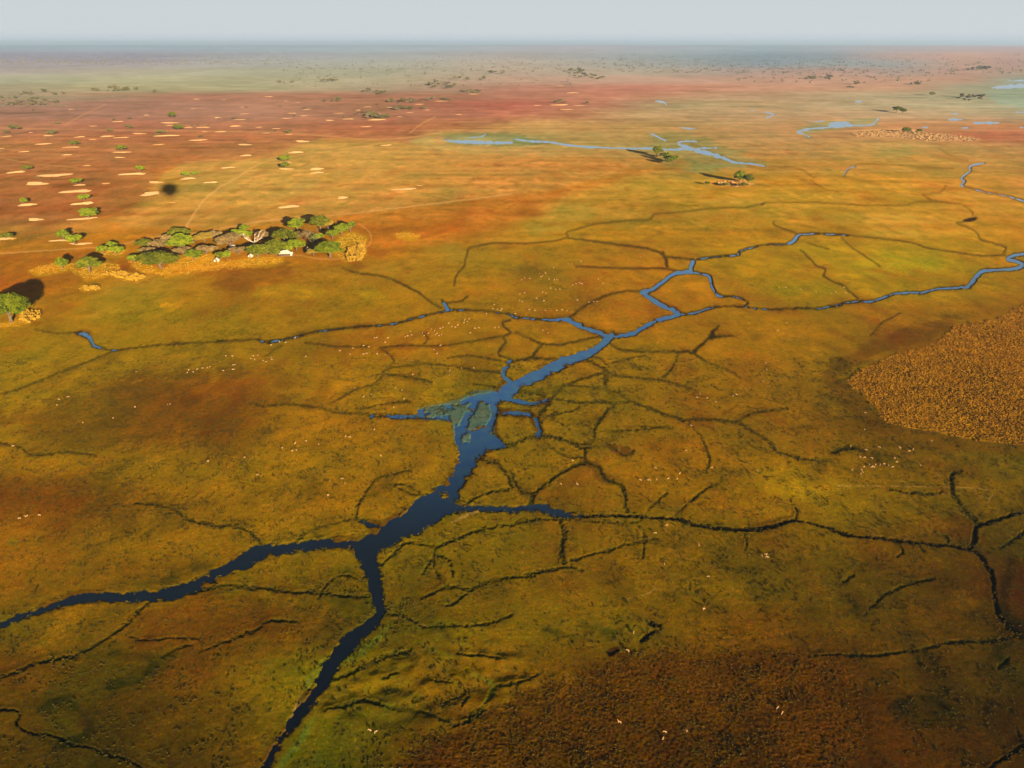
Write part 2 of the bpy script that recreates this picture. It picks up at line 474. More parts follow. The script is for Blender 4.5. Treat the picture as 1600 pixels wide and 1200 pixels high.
def fields():
    out = {k: np.full(SHP, 99.0, np.float32) for k in 'WDKPGM'}
    vmin = v_all
    for kind, pts in STROKES:
        F = out[kind]
        p = np.array(pts)
        # smooth (Catmull-Rom) resample
        if len(p) > 2:
            q = np.vstack([2 * p[0] - p[1], p, 2 * p[-1] - p[-2]])
            segs = []
            for i in range(1, len(q) - 2):
                n = max(2, int(np.hypot(*(q[i + 1, :2] - q[i, :2])) / 0.8))
                t = np.linspace(0, 1, n, endpoint=False)[:, None]
                a, b, c, d = q[i - 1], q[i], q[i + 1], q[i + 2]
                tt = 0.5
                s = b + 0.5 * t * ((c - a) * tt * 2 + t * (2 * a - 5 * b + 4 * c - d + t * (3 * (b - c) + d - a)))
                segs.append(s)
            s = np.vstack(segs + [p[-1:]])
        else:
            n = max(2, int(np.hypot(*(p[1, :2] - p[0, :2])) / 0.8))
            t = np.linspace(0, 1, n)[:, None]
            s = p[0] * (1 - t) + p[1] * t
        s[:, 2] = np.maximum(s[:, 2], 0.6) * (1.05 if kind == 'D' else 1.0)
        # small natural wander and changes in width
        ph = np.arange(len(s)) * 0.8
        jig = min(2.2, float(np.mean(s[:, 2])) * (0.25 if kind == 'W' else 0.55))
        sd = int(abs(p[0, 0] * 7 + p[0, 1])) % 997
        s[:, 0] += jig * noise(ph / 9.0, np.full(len(ph), sd * 1.7), 3)
        s[:, 1] += jig * 0.7 * noise(ph / 9.0, np.full(len(ph), sd * 2.9), 4)
        s[:, 2] *= 1 + 0.22 * noise(ph / 6.0, np.full(len(ph), sd * 0.7), 5)
        if kind == 'W':
            thn = np.clip((4.2 - s[:, 2]) / 2.0, 0, 1) * np.clip((s[:, 1] - 250) / 60, 0, 1)
            s[:, 2] *= 1 - thn * (0.42 + 0.55 * np.clip(0.35 + 1.4 * noise(ph / 16.0, np.full(len(ph), sd * 1.3), 6), -0.2, 1))
            s[:, 2] -= 0.7 * thn * (s[:, 0] < 800) + 0.25 * thn
            fa = np.clip((270 - s[:, 1]) / 30, 0, 1)
            s[:, 2] *= 1 + fa * 0.75 * noise(ph / 7.0, np.full(len(ph), sd * 1.9), 8)
        if kind in 'DPG':   # lines fade out at their ends
            pass
        for (u, v, w) in s:
            if w < 0.25: continue
            R = w / 2 + 9
            c0 = int((u - R - us[0]) / DU) + U0; c1 = int((u + R - us[0]) / DU) + U0 + 2
            r0 = np.searchsorted(vmin, v - R); r1 = np.searchsorted(vmin, v + R)
            c0 = max(c0, 0); c1 = min(c1, NU)
            if c1 <= c0 or r1 <= r0: continue
            sub = F[r0:r1, c0:c1]
            du = UU[r0:r1, c0:c1] - u; dv = VV[r0:r1, c0:c1] - v
            np.minimum(sub, np.sqrt(du * du + dv * dv) - w / 2, out=sub)
    return out


for _k, _p in list(STROKES):
    if _k == 'W' and max(q[2] for q in _p) < 9 and min(q[1] for q in _p) > 250:
        STROKES.append(('D', [(a, b, min(c, 4) * 0.9 + 0.3) for a, b, c in _p]))
FLD = fields()


def poly_sd(poly, margin=30):
    """signed distance in photo pixels (inside negative) evaluated in the polygon's box only"""
    P = np.array(poly, float)
    a0, b0 = P.min(0) - margin; a1, b1 = P.max(0) + margin
    cs = np.where((U >= a0) & (U <= a1))[0]; rs = np.where((v_all >= b0) & (v_all <= b1))[0]
    if len(cs) == 0 or len(rs) == 0: return None
    sl = (slice(rs[0], rs[-1] + 1), slice(cs[0], cs[-1] + 1))
    x = UU[sl].astype(np.float32); y = VV[sl].astype(np.float32)
    d = np.full(x.shape, 1e9, np.float32); ins = np.zeros(x.shape, bool)
    n = len(P)
    for i in range(n):
        ax, ay = P[i]; bx, by = P[(i + 1) % n]
        ex, ey = bx - ax, by - ay
        t = np.clip(((x - ax) * ex + (y - ay) * ey) / (ex * ex + ey * ey + 1e-9), 0, 1)
        dd = (x - ax - t * ex) ** 2 + (y - ay - t * ey) ** 2
        np.minimum(d, dd, out=d)
        c = ((ay > y) != (by > y)) & (x < (bx - ax) * (y - ay) / (by - ay + 1e-12) + ax)
        ins ^= c
    d = np.sqrt(d)
    d[ins] *= -1
    return sl, d


# the wide pool and its marshy left half
POOL = [(654,642),(662,639),(680,637),(696,634),(715,632),(725,626),(735,617),(752,617),(765,614),(781,609),(790,603),(798,598),(812,601),(809,609),(806,619),(790,624),(779,630),(776,636),(776,646),(772,660),(769,670),(767,679),(777,687),(792,697),(777,701),(762,704),(750,711),(740,720),(732,732),(717,732),(715,696),(712,690),(711,675),(711,660),(700,657),(687,654),(670,655),(655,654)]
sl, d = poly_sd(POOL)
FLD['W'][sl] = np.minimum(FLD['W'][sl], d)
for isl in ([(747,634),(752,631),(766,631),(768,642),(767,658),(762,664),(747,668),(742,672),(731,672),(731,664),(735,646)],
            [(722,679),(734,678),(737,686),(733,692),(723,691),(720,685)], [(740,703),(744,701),(747,704),(742,706)],
            [(688,772),(696,769),(699,774),(692,777)],
            [(662,638),(690,635),(714,633),(728,628),(733,622),(736,632),(730,645),(722,657),(716,668),(711,664),(700,655),(684,652),(668,651)]):
    sl, d = poly_sd(isl)
    big = len(isl) > 12
    d = d + 1.6 * noise(X[sl] / 3.0, Y[sl] / 4.0, 93)
    if big:   # shallow marsh: broken by open leads
        x = X[sl]; y = Y[sl]
        d = d + 6 * noise(x / 8, y / 13, 91) + 5 * noise(x / 2.5, y / 4, 92) + 1
    FLD['W'][sl] = np.maximum(FLD['W'][sl], -d)
sl, d = poly_sd([(735,640),(739,632),(744,636),(738,648),(732,655),(728,668),(721,684),(716,684),(722,664),(727,652)])
FLD['W'][sl] = np.minimum(FLD['W'][sl], d)

# ------------------------------------------------------------------ ground cover colours row by row, light falloff towards the bottom baked in
_G = {
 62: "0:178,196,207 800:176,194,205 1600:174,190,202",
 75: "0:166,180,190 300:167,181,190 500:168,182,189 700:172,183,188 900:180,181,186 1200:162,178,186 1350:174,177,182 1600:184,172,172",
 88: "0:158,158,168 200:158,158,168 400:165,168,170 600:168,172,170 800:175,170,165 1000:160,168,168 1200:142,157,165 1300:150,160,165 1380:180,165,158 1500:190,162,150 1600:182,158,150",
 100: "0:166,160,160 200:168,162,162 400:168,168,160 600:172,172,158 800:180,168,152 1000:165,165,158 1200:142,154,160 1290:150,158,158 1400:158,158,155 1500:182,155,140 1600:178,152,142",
 112: "0:170,160,152 200:176,168,148 400:174,170,146 600:172,168,146 800:182,162,144 1000:176,164,146 1150:170,152,142 1300:185,152,138 1400:168,152,142 1500:180,148,132 1600:172,150,135",
 125: "0:172,166,140 200:178,170,138 400:178,168,136 600:178,165,138 800:188,155,134 1000:188,154,134 1200:188,150,130 1400:190,150,128 1530:180,145,125 1570:152,158,138 1600:150,158,142",
 137: "0:165,150,122 200:176,162,125 400:176,164,128 600:172,150,125 800:180,130,110 1000:192,132,112 1200:188,142,118 1400:190,148,122 1500:160,150,125 1600:152,155,130",
 150: "0:160,138,112 120:170,135,110 200:168,125,102 300:166,114,94 500:170,114,92 700:170,116,92 800:182,122,100 950:190,125,100 1100:182,138,108 1200:178,140,110 1400:168,146,116 1600:158,150,122",
 163: "0:162,112,95 200:162,110,92 400:166,110,90 600:165,108,82 700:168,100,80 800:180,98,80 950:175,115,90 1050:165,135,98 1200:178,138,102 1400:172,142,110 1600:165,145,115",
 178: "0:156,104,86 200:160,104,86 400:168,108,88 600:166,105,80 800:182,106,82 900:182,118,85 1000:178,138,95 1200:180,138,100 1400:184,144,106 1600:166,140,106",
 200: "0:165,100,75 200:165,95,72 400:170,100,72 600:170,95,66 700:178,110,70 800:190,138,80 1000:182,142,82 1200:182,140,88 1400:188,132,84 1600:182,126,82",
 213: "0:172,100,66 200:168,94,62 400:170,96,62 600:178,105,66 700:186,135,78 800:176,145,82 1000:180,142,80 1200:180,138,84 1400:186,132,80 1550:185,110,75 1600:182,118,78",
 230: "0:176,102,58 200:172,96,58 400:172,98,56 480:190,118,60 600:192,128,66 800:190,146,78 900:180,146,76 1050:164,142,80 1200:184,138,76 1400:178,140,74 1600:180,134,76",
 255: "0:168,92,50 200:172,90,48 300:180,98,46 400:194,124,54 600:195,130,55 800:195,124,58 950:196,130,58 1050:172,134,62 1200:184,132,60 1400:188,140,62 1600:182,132,66",
 290: "0:158,88,44 150:166,90,42 240:178,110,46 300:196,130,50 400:196,130,54 600:194,126,50 800:190,120,48 900:184,128,50 1000:166,130,48 1200:178,130,44 1400:188,132,46 1600:182,126,54",
 330: "0:152,84,42 100:160,88,42 180:176,100,42 250:188,118,44 300:190,124,48 500:190,124,48 640:186,120,46 720:184,110,42 800:180,112,42 880:168,130,48 1000:178,126,44 1200:178,132,44 1400:178,128,42 1600:182,126,46",
 360: "0:162,110,52 100:170,114,52 200:186,118,44 300:186,120,46 450:182,112,40 560:180,102,34 700:180,100,32 760:170,112,38 850:166,126,40 1000:172,116,32 1200:172,122,36 1400:182,132,46 1600:176,122,40",
 395: "0:164,108,40 100:168,110,36 200:184,118,30 400:190,128,32 560:180,110,30 620:172,112,34 700:166,126,44 800:166,120,38 1000:166,116,26 1200:166,126,30 1400:170,134,36 1600:168,118,36",
 420: "0:166,98,32 100:168,104,34 200:164,102,32 300:160,112,38 400:158,106,36 600:164,122,42 800:160,114,32 1000:162,112,22 1200:160,122,28 1400:166,130,30 1600:162,112,32",
 445: "0:162,92,30 80:160,98,32 150:164,124,46 250:162,124,44 400:162,110,34 600:160,120,38 800:156,110,28 1000:160,108,18 1200:156,116,24 1400:156,120,28 1600:156,110,28",
 490: "0:164,116,38 100:150,112,36 200:160,120,32 400:158,116,26 600:152,112,26 800:156,110,24 1000:160,106,14 1200:156,110,15 1400:148,100,24 1600:140,95,28",
 550: "0:152,116,32 200:154,114,20 400:150,106,18 600:150,106,18 800:148,106,16 1000:146,104,14 1200:146,102,12 1300:136,98,20 1400:125,85,25 1600:120,80,20",
 610: "0:146,112,30 120:142,104,24 240:122,72,16 400:132,84,20 470:148,104,24 600:146,106,18 700:138,106,22 800:130,100,24 1000:130,95,14 1200:132,92,12 1330:108,76,22 1600:115,75,18",
 660: "0:130,94,20 120:112,78,16 250:108,68,15 380:126,82,20 450:144,98,22 600:142,96,15 700:132,98,20 800:120,92,18 1000:126,92,12 1200:126,86,10 1350:102,68,16 1500:105,72,16 1600:110,76,16",
 720: "0:132,92,18 200:132,92,15 400:134,94,10 600:132,92,12 800:116,86,12 1000:120,84,12 1100:122,82,10 1200:128,88,10 1300:118,82,10 1400:108,76,10 1500:102,74,12 1600:98,74,13",
 780: "0:104,64,12 100:102,62,10 200:116,76,12 400:128,88,10 500:132,88,10 650:122,88,14 800:110,80,12 900:106,80,10 1100:122,84,10 1200:130,94,14 1300:118,88,12 1400:104,76,10 1500:96,70,10 1600:88,64,10",
 850: "0:112,74,8 200:112,78,8 400:116,82,10 550:108,82,12 700:112,80,10 800:102,76,9 1000:100,72,9 1200:90,64,8 1300:92,68,8 1400:84,56,8 1500:78,56,9 1600:62,50,10",
 920: "0:104,70,6 200:102,72,8 400:102,76,10 550:92,72,10 650:104,74,8 800:96,70,8 1000:96,70,8 1200:86,64,7 1400:68,50,5 1500:64,46,6 1600:60,40,8",
 980: "0:94,72,12 200:96,68,8 350:94,60,5 500:84,62,8 620:90,74,10 750:100,78,9 850:88,70,9 1000:98,74,12 1100:92,64,8 1200:84,56,6 1300:72,52,5 1450:66,46,6 1600:54,40,6",
 1050: "0:86,54,6 150:66,50,5 300:86,56,5 400:96,74,12 450:96,78,16 600:100,72,8 700:102,74,6 800:88,60,5 900:80,54,5 1000:72,46,5 1150:66,42,5 1300:56,35,4 1400:62,42,4 1500:62,44,4 1600:50,40,5",
 1120: "0:70,50,5 150:52,40,4 250:66,46,4 350:84,58,6 430:88,68,9 520:74,66,14 600:78,62,8 700:88,60,6 800:80,52,5 900:70,44,5 1100:62,38,4 1300:55,32,3 1500:52,36,4 1600:52,34,4",
 1200: "0:60,42,5 150:52,40,4 300:64,44,5 400:76,52,6 480:62,62,20 600:74,52,8 700:80,52,6 900:64,42,5 1050:60,36,4 1200:54,34,4 1400:60,36,4 1600:55,36,4",
}
gv = np.array(sorted(_G))
gu = np.arange(-300, 1901, 50.0)
tab = []
for k in gv:
    a = [(float(t.split(':')[0]), [float(q) for q in t.split(':')[1].split(',')]) for t in _G[k].split()]
    xs_ = [q[0] for q in a]; cs_ = np.array([q[1] for q in a])
    tab.append(np.stack([np.interp(gu, xs_, cs_[:, j]) for j in range(3)], 1))
_q = np.array(tab)
tab = srgb(_q)            # linear picture colour


def n_at(lam, seed, aspect=1.0, lo=0.8):
    """one octave of ground noise of wavelength lam metres; it fades where the sheet is too coarse to carry it"""
    wgt = np.clip(1.6 - step_m[:, :1] * lo / lam, 0, 1)
    rws = np.where(wgt[:, 0] > 0)[0]
    out = np.zeros(SHP, np.float32)
    if len(rws):
        s = slice(rws[0], rws[-1] + 1)
        out[s] = noise(X[s] / lam, Y[s] / (lam * aspect), seed) * wgt[s]
    return out


base_warp = {}
nA = n_at(160, 1, 1.6, 0.35); nB = n_at(60, 2, 1.6, 0.5); nC = n_at(25, 3, 1.4, 0.6); nD = n_at(11, 4, 1.3); nE = n_at(5, 5, 1.2); nF = n_at(2.4, 6); nG_ = n_at(1.2, 7)
nF2 = n_at(0.75, 8)
nBig = n_at(600, 9, 2.5, 0.3); nHuge = n_at(2200, 10, 3.0, 0.25)
mpp = (dep_all / F_PX)[:, None]          # metres per photo pixel sideways
# colour lookup with an edge that wanders
wu = UU + 14 * nB / 1 + 7 * nC + 22 * nA + 12 * nBig
wv = VV + (4.0 * nB + 2.5 * nC + 6 * nA + 1.5 * nBig) * smooth(80, 420, VV) * 2.2 + (0.8 * nBig + 0.8 * nHuge)
fu = np.clip((wu - gu[0]) / 50.0, 0, len(gu) - 1.001)
iu = fu.astype(int); fu = (fu - iu)[..., None].astype(np.float32)
wvc = np.clip(wv, gv[0], gv[-1] - 0.01)
iv = np.clip(np.searchsorted(gv, wvc.ravel(), side='right').reshape(SHP) - 1, 0, len(gv) - 2)
fv = ((wvc - gv[iv]) / (gv[iv + 1] - gv[iv]))[..., None].astype(np.float32)
fv = fv * fv * (3 - 2 * fv)
tabf = tab.astype(np.float32)
CC = (tabf[iv, iu] * (1 - fu) + tabf[iv, iu + 1] * fu) * (1 - fv) + (tabf[iv + 1, iu] * (1 - fu) + tabf[iv + 1, iu + 1] * fu) * fv
del fu, fv, iu, iv, wu, wv, wvc

# patches of another cover: polygon, colour, strength, edge softness in px, raggedness in px
PATCH = [
 # reddish burnt plain against the tan plain
 ([(-100,410),(-100,152),(20,172),(120,160),(230,150),(320,149),(420,148),(560,150),(700,150),(790,140),(960,134),(1160,138),(1100,150),(1000,152),(960,160),(1000,170),(940,180),(820,196),(740,206),(640,212),(560,215),(500,214),(450,228),(420,246),(360,252),(290,258),(262,268),(240,290),(228,306),(215,318),(160,345),(60,360)], (1.0,0.97,0.97), 0.5, 3, 5),
 ([(-100,226),(430,226),(452,230),(420,247),(360,251),(290,257),(262,266),(242,288),(228,304),(208,320),(165,340),(60,354),(-100,354)], (168,100,56), 0.5, 1.5, 3),
 ([(290,257),(262,266),(242,288),(228,304),(208,320),(165,345),(190,353),(300,356),(440,352),(560,334),(740,312),(860,299),(1000,262),(960,246),(850,241),(760,236),(640,223),(560,218),(505,217),(460,229),(425,248),(360,252)], (192,134,62), 0.55, 1.2, 3),
 ([(150,312),(200,316),(225,330),(200,340),(160,340)], (172,102,50), 0.5, 1.5, 4),
 ([(440,352),(480,342),(560,335),(650,324),(740,312),(860,298),(1010,262),(1030,264),(960,285),(880,305),(850,325),(790,352),(720,368),(640,382),(600,395),(575,392),(578,368),(540,350)], (188,113,42), 0.6, 8, 5),
 ([(-20,650),(40,635),(120,622),(190,602),(280,590),(400,597),(440,617),(380,655),(330,680),(240,692),(170,678),(70,678),(0,662)], (122,76,16), 0.42, 7, 18),
 ([(-40,750),(60,738),(130,742),(190,745),(150,765),(100,790),(40,815),(-40,830)], (112,74,12), 0.3, 10, 18),
 ([(340,420),(400,415),(450,420),(470,432),(430,445),(380,452),(330,450)], (146,90,28), 0.6, 4, 7),
 ([(0,385),(60,388),(110,400),(180,412),(150,425),(200,438),(160,452),(60,446),(0,440)], (160,102,34), 0.4, 7, 8),
 ([(60,480),(100,470),(150,472),(140,490),(90,500),(60,498)], (150,98,28), 0.5, 4, 6),
 ([(290,425),(350,420),(400,418),(440,425),(420,440),(360,438)], (150,95,30), 0.4, 4, 6),
 ([(150,455),(200,450),(240,462),(270,480),(200,500),(150,505),(110,492)], (150,124,44), 0.55, 6, 8),
 ([(240,490),(330,480),(400,488),(380,505),(260,505)], (148,118,30), 0.5, 6, 6),
 ([(20,545),(70,545),(80,560),(30,570)], (135,115,35), 0.5, 6, 6),
 ([(1325,604),(1300,592),(1335,570),(1400,548),(1452,534),(1470,520),(1500,505),(1480,500),(1420,510),(1360,535),(1300,570),(1285,590),(1310,625),(1345,660),(1400,690),(1480,706),(1640,712),(1640,696),(1540,692),(1420,672),(1370,652),(1350,630)], (104,68,22), 0.75, 5, 4),
 ([(600,1215),(680,1160),(760,1120),(830,1085),(900,1055),(980,1028),(1060,1022),(1160,1020),(1260,1018),(1300,1030),(1350,1060),(1330,1090),(1350,1120),(1330,1215)], (66,40,5), 0.75, 10, 14),
 ([(1400,1090),(1460,1085),(1500,1110),(1480,1135),(1420,1140),(1390,1115)], (40,34,5), 0.5, 10, 10),
 ([(150,1020),(220,1010),(260,1030),(250,1060),(180,1085),(120,1110),(130,1160),(60,1150),(70,1090),(110,1060)], (62,52,5), 0.6, 8, 10),
 ([(270,1040),(310,1040),(330,1060),(300,1090),(260,1080)], (104,62,5), 0.3, 8, 8),
 ([(500,903),(560,890),(575,905),(575,925),(530,925),(500,920)], (96,74,30), 0.6, 4, 5),
 ([(510,935),(550,935),(585,940),(575,960),(540,970),(520,955)], (72,66,18), 0.6, 4, 5),
 ([(950,695),(970,697),(992,703),(990,712),(968,715),(955,708)], (92,58,26), 0.8, 1.5, 3),
 ([(767,652),(778,660),(776,676),(785,690),(776,688),(767,676),(768,664)], (72,36,18), 0.8, 1.5, 2),
 ([(948,1018),(966,1014),(968,1022),(955,1026)], (52,26,5), 0.8, 1.5, 3),
 ([(1015,1030),(1028,1028),(1026,1040),(1014,1040)], (58,40,12), 0.6, 2, 3),
 ([(1075,1094),(1083,1094),(1082,1102),(1076,1101)], (14,12,4), 0.9, 1, 1.5),
 ([(1105,524),(1115,516),(1120,528),(1112,534)], (80,50,14), 0.8, 1.5, 2),
 ([(1505,345),(1515,341),(1526,339),(1524,345),(1512,347)], (60,30,14), 0.9, 0.8, 1),
 ([(690,212),(730,207),(790,207),(840,214),(870,222),(830,228),(760,229),(700,225)], (124,128,80), 0.6, 2.5, 3),
 ([(800,212),(830,214),(850,226),(800,228)], (116,128,72), 0.55, 2.5, 3),
 ([(640,222),(690,206),(730,204),(680,214),(680,226),(760,234),(900,236),(1000,236),(1000,244),(860,244),(740,240),(670,234)], (190,148,78), 0.6, 3, 3),
 ([(1010,212),(1050,208),(1100,215),(1130,228),(1160,240),(1200,258),(1150,262),(1100,268),(1070,270),(1080,255),(1060,240),(1020,230)], (146,136,76), 0.7, 4, 5),
 ([(1245,200),(1290,188),(1372,184),(1374,196),(1330,200),(1275,206),(1262,218)], (140,140,90), 0.65, 3, 3),
 ([(1375,232),(1420,225),(1440,240),(1400,250),(1370,244)], (156,142,72), 0.5, 5, 5),
 ([(1330,205),(1360,201),(1420,200),(1445,207),(1480,210),(1535,216),(1530,222),(1450,221),(1400,215),(1340,214)], (216,158,92), 0.75, 1.5, 2.5),
 ([(1500,204),(1600,206),(1620,228),(1540,226),(1470,222)], (184,114,78), 0.45, 6, 3),
 ([(1540,145),(1560,137),(1640,128),(1640,160),(1600,170),(1560,165)], (148,156,132), 0.6, 4, 4),
 ([(990,250),(1020,248),(1038,256),(1030,262),(1000,261)], (202,140,64), 0.6, 2, 2),
 ([(1110,283),(1150,280),(1178,287),(1170,293),(1130,293),(1108,289)], (206,140,52), 0.85, 1, 1.5),
 ([(1080,250),(1130,262),(1120,272),(1085,270)], (140,134,70), 0.5, 3, 3),
 ([(820,350),(870,330),(930,322),(940,330),(880,360),(830,370)], (158,132,48), 0.5, 6, 5),
 ([(1320,405),(1390,398),(1470,405),(1480,425),(1400,430),(1330,425)], (164,144,36), 0.5, 6, 6),
 ([(1140,410),(1200,404),(1220,420),(1160,430)], (172,130,34), 0.5, 6, 5),
 ([(1200,440),(1280,438),(1320,450),(1300,462),(1220,460)], (138,118,30), 0.5, 6, 5),
 ([(1320,335),(1420,333),(1440,345),(1360,350)], (192,146,52), 0.5, 4, 4),
 ([(1330,358),(1430,362),(1440,372),(1370,368)], (192,148,54), 0.5, 3, 3),
 ([(400,450),(450,446),(510,455),(500,465),(440,466),(400,462)], (176,134,36), 0.55, 4, 4),
 ([(560,458),(590,456),(600,464),(575,468)], (180,136,36), 0.6, 2, 2),
 ([(250,475),(262,473),(273,477),(262,481),(250,480)], (196,138,38), 0.8, 1, 1),
 ([(1180,735),(1230,728),(1300,745),(1330,765),(1260,780),(1200,775)], (148,110,20), 0.5, 8, 8),
 ([(20,838),(30,845),(28,855),(8,852)], (80,84,20), 0.5, 4, 3),
 ([(630,600),(670,595),(700,605),(660,615),(640,622)], (118,92,34), 0.4, 4, 5),
 ([(575,760),(600,755),(640,765),(670,775),(620,780),(560,800),(555,785)], (104,74,22), 0.45, 4, 6),
 ([(870,930),(900,925),(960,950),(950,960),(900,950)], (118,84,12), 0.4, 6, 8),
 ([(820,940),(860,935),(900,955),(860,965)], (118,88,14), 0.4, 6, 8),
 ([(1440,1008),(1480,1000),(1520,1005),(1500,1022)], (84,58,6), 0.3, 6, 6),
 ([(1490,925),(1510,915),(1530,945),(1500,960),(1480,945)], (98,66,10), 0.4, 6, 6),
 ([(1370,640),(1372,652),(1420,660),(1390,650)], (60,40,14), 0.4, 3, 3),
]
GROVE = [(203,412),(212,402),(240,396),(205,388),(215,376),(290,366),(330,362),(400,352),(460,346),(520,345),(552,352),(572,368),(575,385),(566,402),(540,411),(510,413),(480,409),(440,412),(400,417),(350,422),(300,427),(260,431),(225,428)]
REED = [(1322,596),(1345,580),(1362,572),(1400,553),(1455,540),(1475,527),(1490,512),(1520,505),(1555,500),(1580,485),(1600,475),(1690,450),(1900,405),(2350,420),(2350,720),(1720,694),(1600,695),(1530,690),(1470,678),(1400,665),(1375,655),(1371,641),(1352,620),(1330,605)]
STRAW = [[(200,411),(207,398),(220,408),(250,421),(270,413),(290,402),(330,399),(352,409),(400,403),(440,403),(440,411),(400,417),(350,422),(300,427),(260,431),(225,428)], [(535,403),(519,396),(528,374),(552,364),(572,374),(572,396),(560,407),(540,411)], [(44,424),(60,416),(85,412),(114,414),(116,420),(90,426),(58,430)], [(115,425),(135,418),(165,412),(188,415),(190,426),(160,434),(135,437)],
         [(150,390),(175,385),(195,392),(190,400),(158,398)], [(30,500),(36,486),(62,486),(63,498),(40,506),(10,512),(-10,512)], [(175,428),(200,428),(232,434),(215,441),(185,436)],
         [(127,449),(150,448),(158,453),(132,456)], [(617,366),(640,363),(658,368),(655,373),(625,374)], [(-20,372),(28,372),(15,377),(-20,378)]]
PATCH.append((GROVE, (176,112,40), 0.6, 3, 3.0))
for pth in STRAW:
    PATCH.append((pth, (206,144,36), 0.75, 2.2, 4.5))
PATCH.append((REED, (176,108,20), 0.85, 1.5, 2.0))
rag = (nC * 0.9 + nD * 0.8 + nE * 0.5 + nB * 0.6 + nBig * 0.5 + (nF * 0.7 + nG_ * 0.6) * smooth(500, 800, VV))
for poly, colr, st, soft, ragg in PATCH:
    r = poly_sd(poly, 25)
    if r is None: continue
    sl, d = r
    m = (1 - smooth(-soft, soft, d + ragg * rag[sl]))[..., None] * st
    if max(colr) <= 1.5:
        CC[sl] = CC[sl] * (1 - m) + CC[sl] * np.array(colr, np.float32) * m
    else:
        CC[sl] = CC[sl] * (1 - m) + srgb(colr).astype(np.float32) * m

# green / rust drift and mottling of the sward
near_w = smooth(95, 300, VV)
hue = 0.5 * nB + 0.6 * nC + 0.35 * nD + 0.35 * nA
CC[..., 0] *= 1 + (0.14 * hue) * near_w
CC[..., 1] *= 1 - (0.05 * hue) * near_w
val = 0.11 * nA + 0.14 * nB + 0.15 * nC + 0.15 * nD + 0.16 * nE + 0.18 * nF + 0.18 * nG_ + 0.14 * nF2 + 0.08 * nBig + 0.07 * nHuge
CC *= np.clip(1 + val, 0.4, 1.8)[..., None]
# scattered brown and green blotches
bl = smooth(0.30, 0.62, n_at(42, 21, 2.2, 0.6) + 0.5 * nD + 0.3 * nE) * near_w * 0.60
CC = CC * (1 - bl[..., None]) + CC * np.array((0.74, 0.62, 0.7), np.float32) * bl[..., None]
b2 = smooth(0.34, 0.66, n_at(17, 23, 1.6, 0.8) + 0.5 * nB + 0.35 * nE + 0.2 * nF) * near_w * 0.5
CC = CC * (1 - b2[..., None]) + CC * np.array((0.70, 0.60, 0.6), np.float32) * b2[..., None]
b3 = smooth(0.34, 0.7, n_at(28, 24, 1.8, 0.8) - 0.4 * nB + 0.4 * nD + 0.2 * nF) * near_w * 0.5
CC = CC * (1 - b3[..., None]) + CC * np.array((1.30, 1.24, 1.1), np.float32) * b3[..., None]
gl = smooth(0.28, 0.6, n_at(55, 22, 2.0, 0.6) + 0.5 * nC + 0.3 * nE + 0.25 * nF) * near_w * 0.62
CC = CC * (1 - gl[..., None]) + CC * np.array((0.74, 0.90, 1.0), np.float32) * gl[..., None]
# fine animal-trodden threads
th = n_at(38, 31, 1.5, 0.9) + 0.35 * nD
thm = (1 - smooth(0.0, 0.045, np.abs(th))) * smooth(0.05, 0.3, n_at(140, 32, 1.2, 0.6)) * smooth(300, 600, VV) * 0.20
CC *= (1 - thm[..., None])

CC *= 1 + smooth(150, 450, VV)[..., None] * np.array((0.13, 0.09, 0.0), np.float32)
_st = n_at(230, 41, 0.16, 0.05) + 0.6 * n_at(110, 42, 0.28, 0.08); _st2 = n_at(320, 43, 0.14, 0.05)
_sw = smooth(112, 150, VV) * (1 - smooth(330, 520, VV) * 0.75)
CC *= (1 + 0.17 * _st * _sw)[..., None]
_s3 = (smooth(0.15, 0.5, _st2) * _sw * 0.5)[..., None]
CC = CC * (1 - _s3) + CC * np.array((0.80, 0.86, 0.82), np.float32) * _s3
_s3 = (smooth(0.2, 0.55, -_st2) * _sw * 0.45)[..., None]
CC = CC * (1 - _s3) + CC * np.array((1.12, 1.16, 1.18), np.float32) * _s3
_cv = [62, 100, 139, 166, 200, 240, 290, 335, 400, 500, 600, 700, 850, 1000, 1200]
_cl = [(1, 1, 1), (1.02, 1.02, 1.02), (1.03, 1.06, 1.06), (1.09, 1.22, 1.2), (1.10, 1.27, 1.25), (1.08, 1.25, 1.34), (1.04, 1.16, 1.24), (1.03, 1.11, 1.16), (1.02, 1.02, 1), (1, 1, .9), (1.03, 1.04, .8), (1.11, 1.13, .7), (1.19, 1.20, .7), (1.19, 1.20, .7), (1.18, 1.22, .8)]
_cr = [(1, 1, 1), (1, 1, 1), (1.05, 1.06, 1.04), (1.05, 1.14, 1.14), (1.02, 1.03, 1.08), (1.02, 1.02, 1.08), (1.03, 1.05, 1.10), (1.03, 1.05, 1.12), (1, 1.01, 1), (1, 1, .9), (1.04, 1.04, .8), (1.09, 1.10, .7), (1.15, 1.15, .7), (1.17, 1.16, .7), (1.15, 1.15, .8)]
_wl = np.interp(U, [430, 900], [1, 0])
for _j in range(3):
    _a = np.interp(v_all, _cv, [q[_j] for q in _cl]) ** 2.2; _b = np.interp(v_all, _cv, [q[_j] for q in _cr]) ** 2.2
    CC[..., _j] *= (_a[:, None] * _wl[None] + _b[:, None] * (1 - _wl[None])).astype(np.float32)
_rs = poly_sd([(590,1215),(640,1150),(760,1100),(830,1065),(900,1040),(980,1015),(1260,1010),(1310,1030),(1360,1060),(1330,1090),(1360,1140),(1330,1230)], 30)
_q2 = (1 - smooth(-25, 15, _rs[1]))
_n2 = nF2[_rs[0]] + 0.8 * nG_[_rs[0]] + 0.3 * nE[_rs[0]]
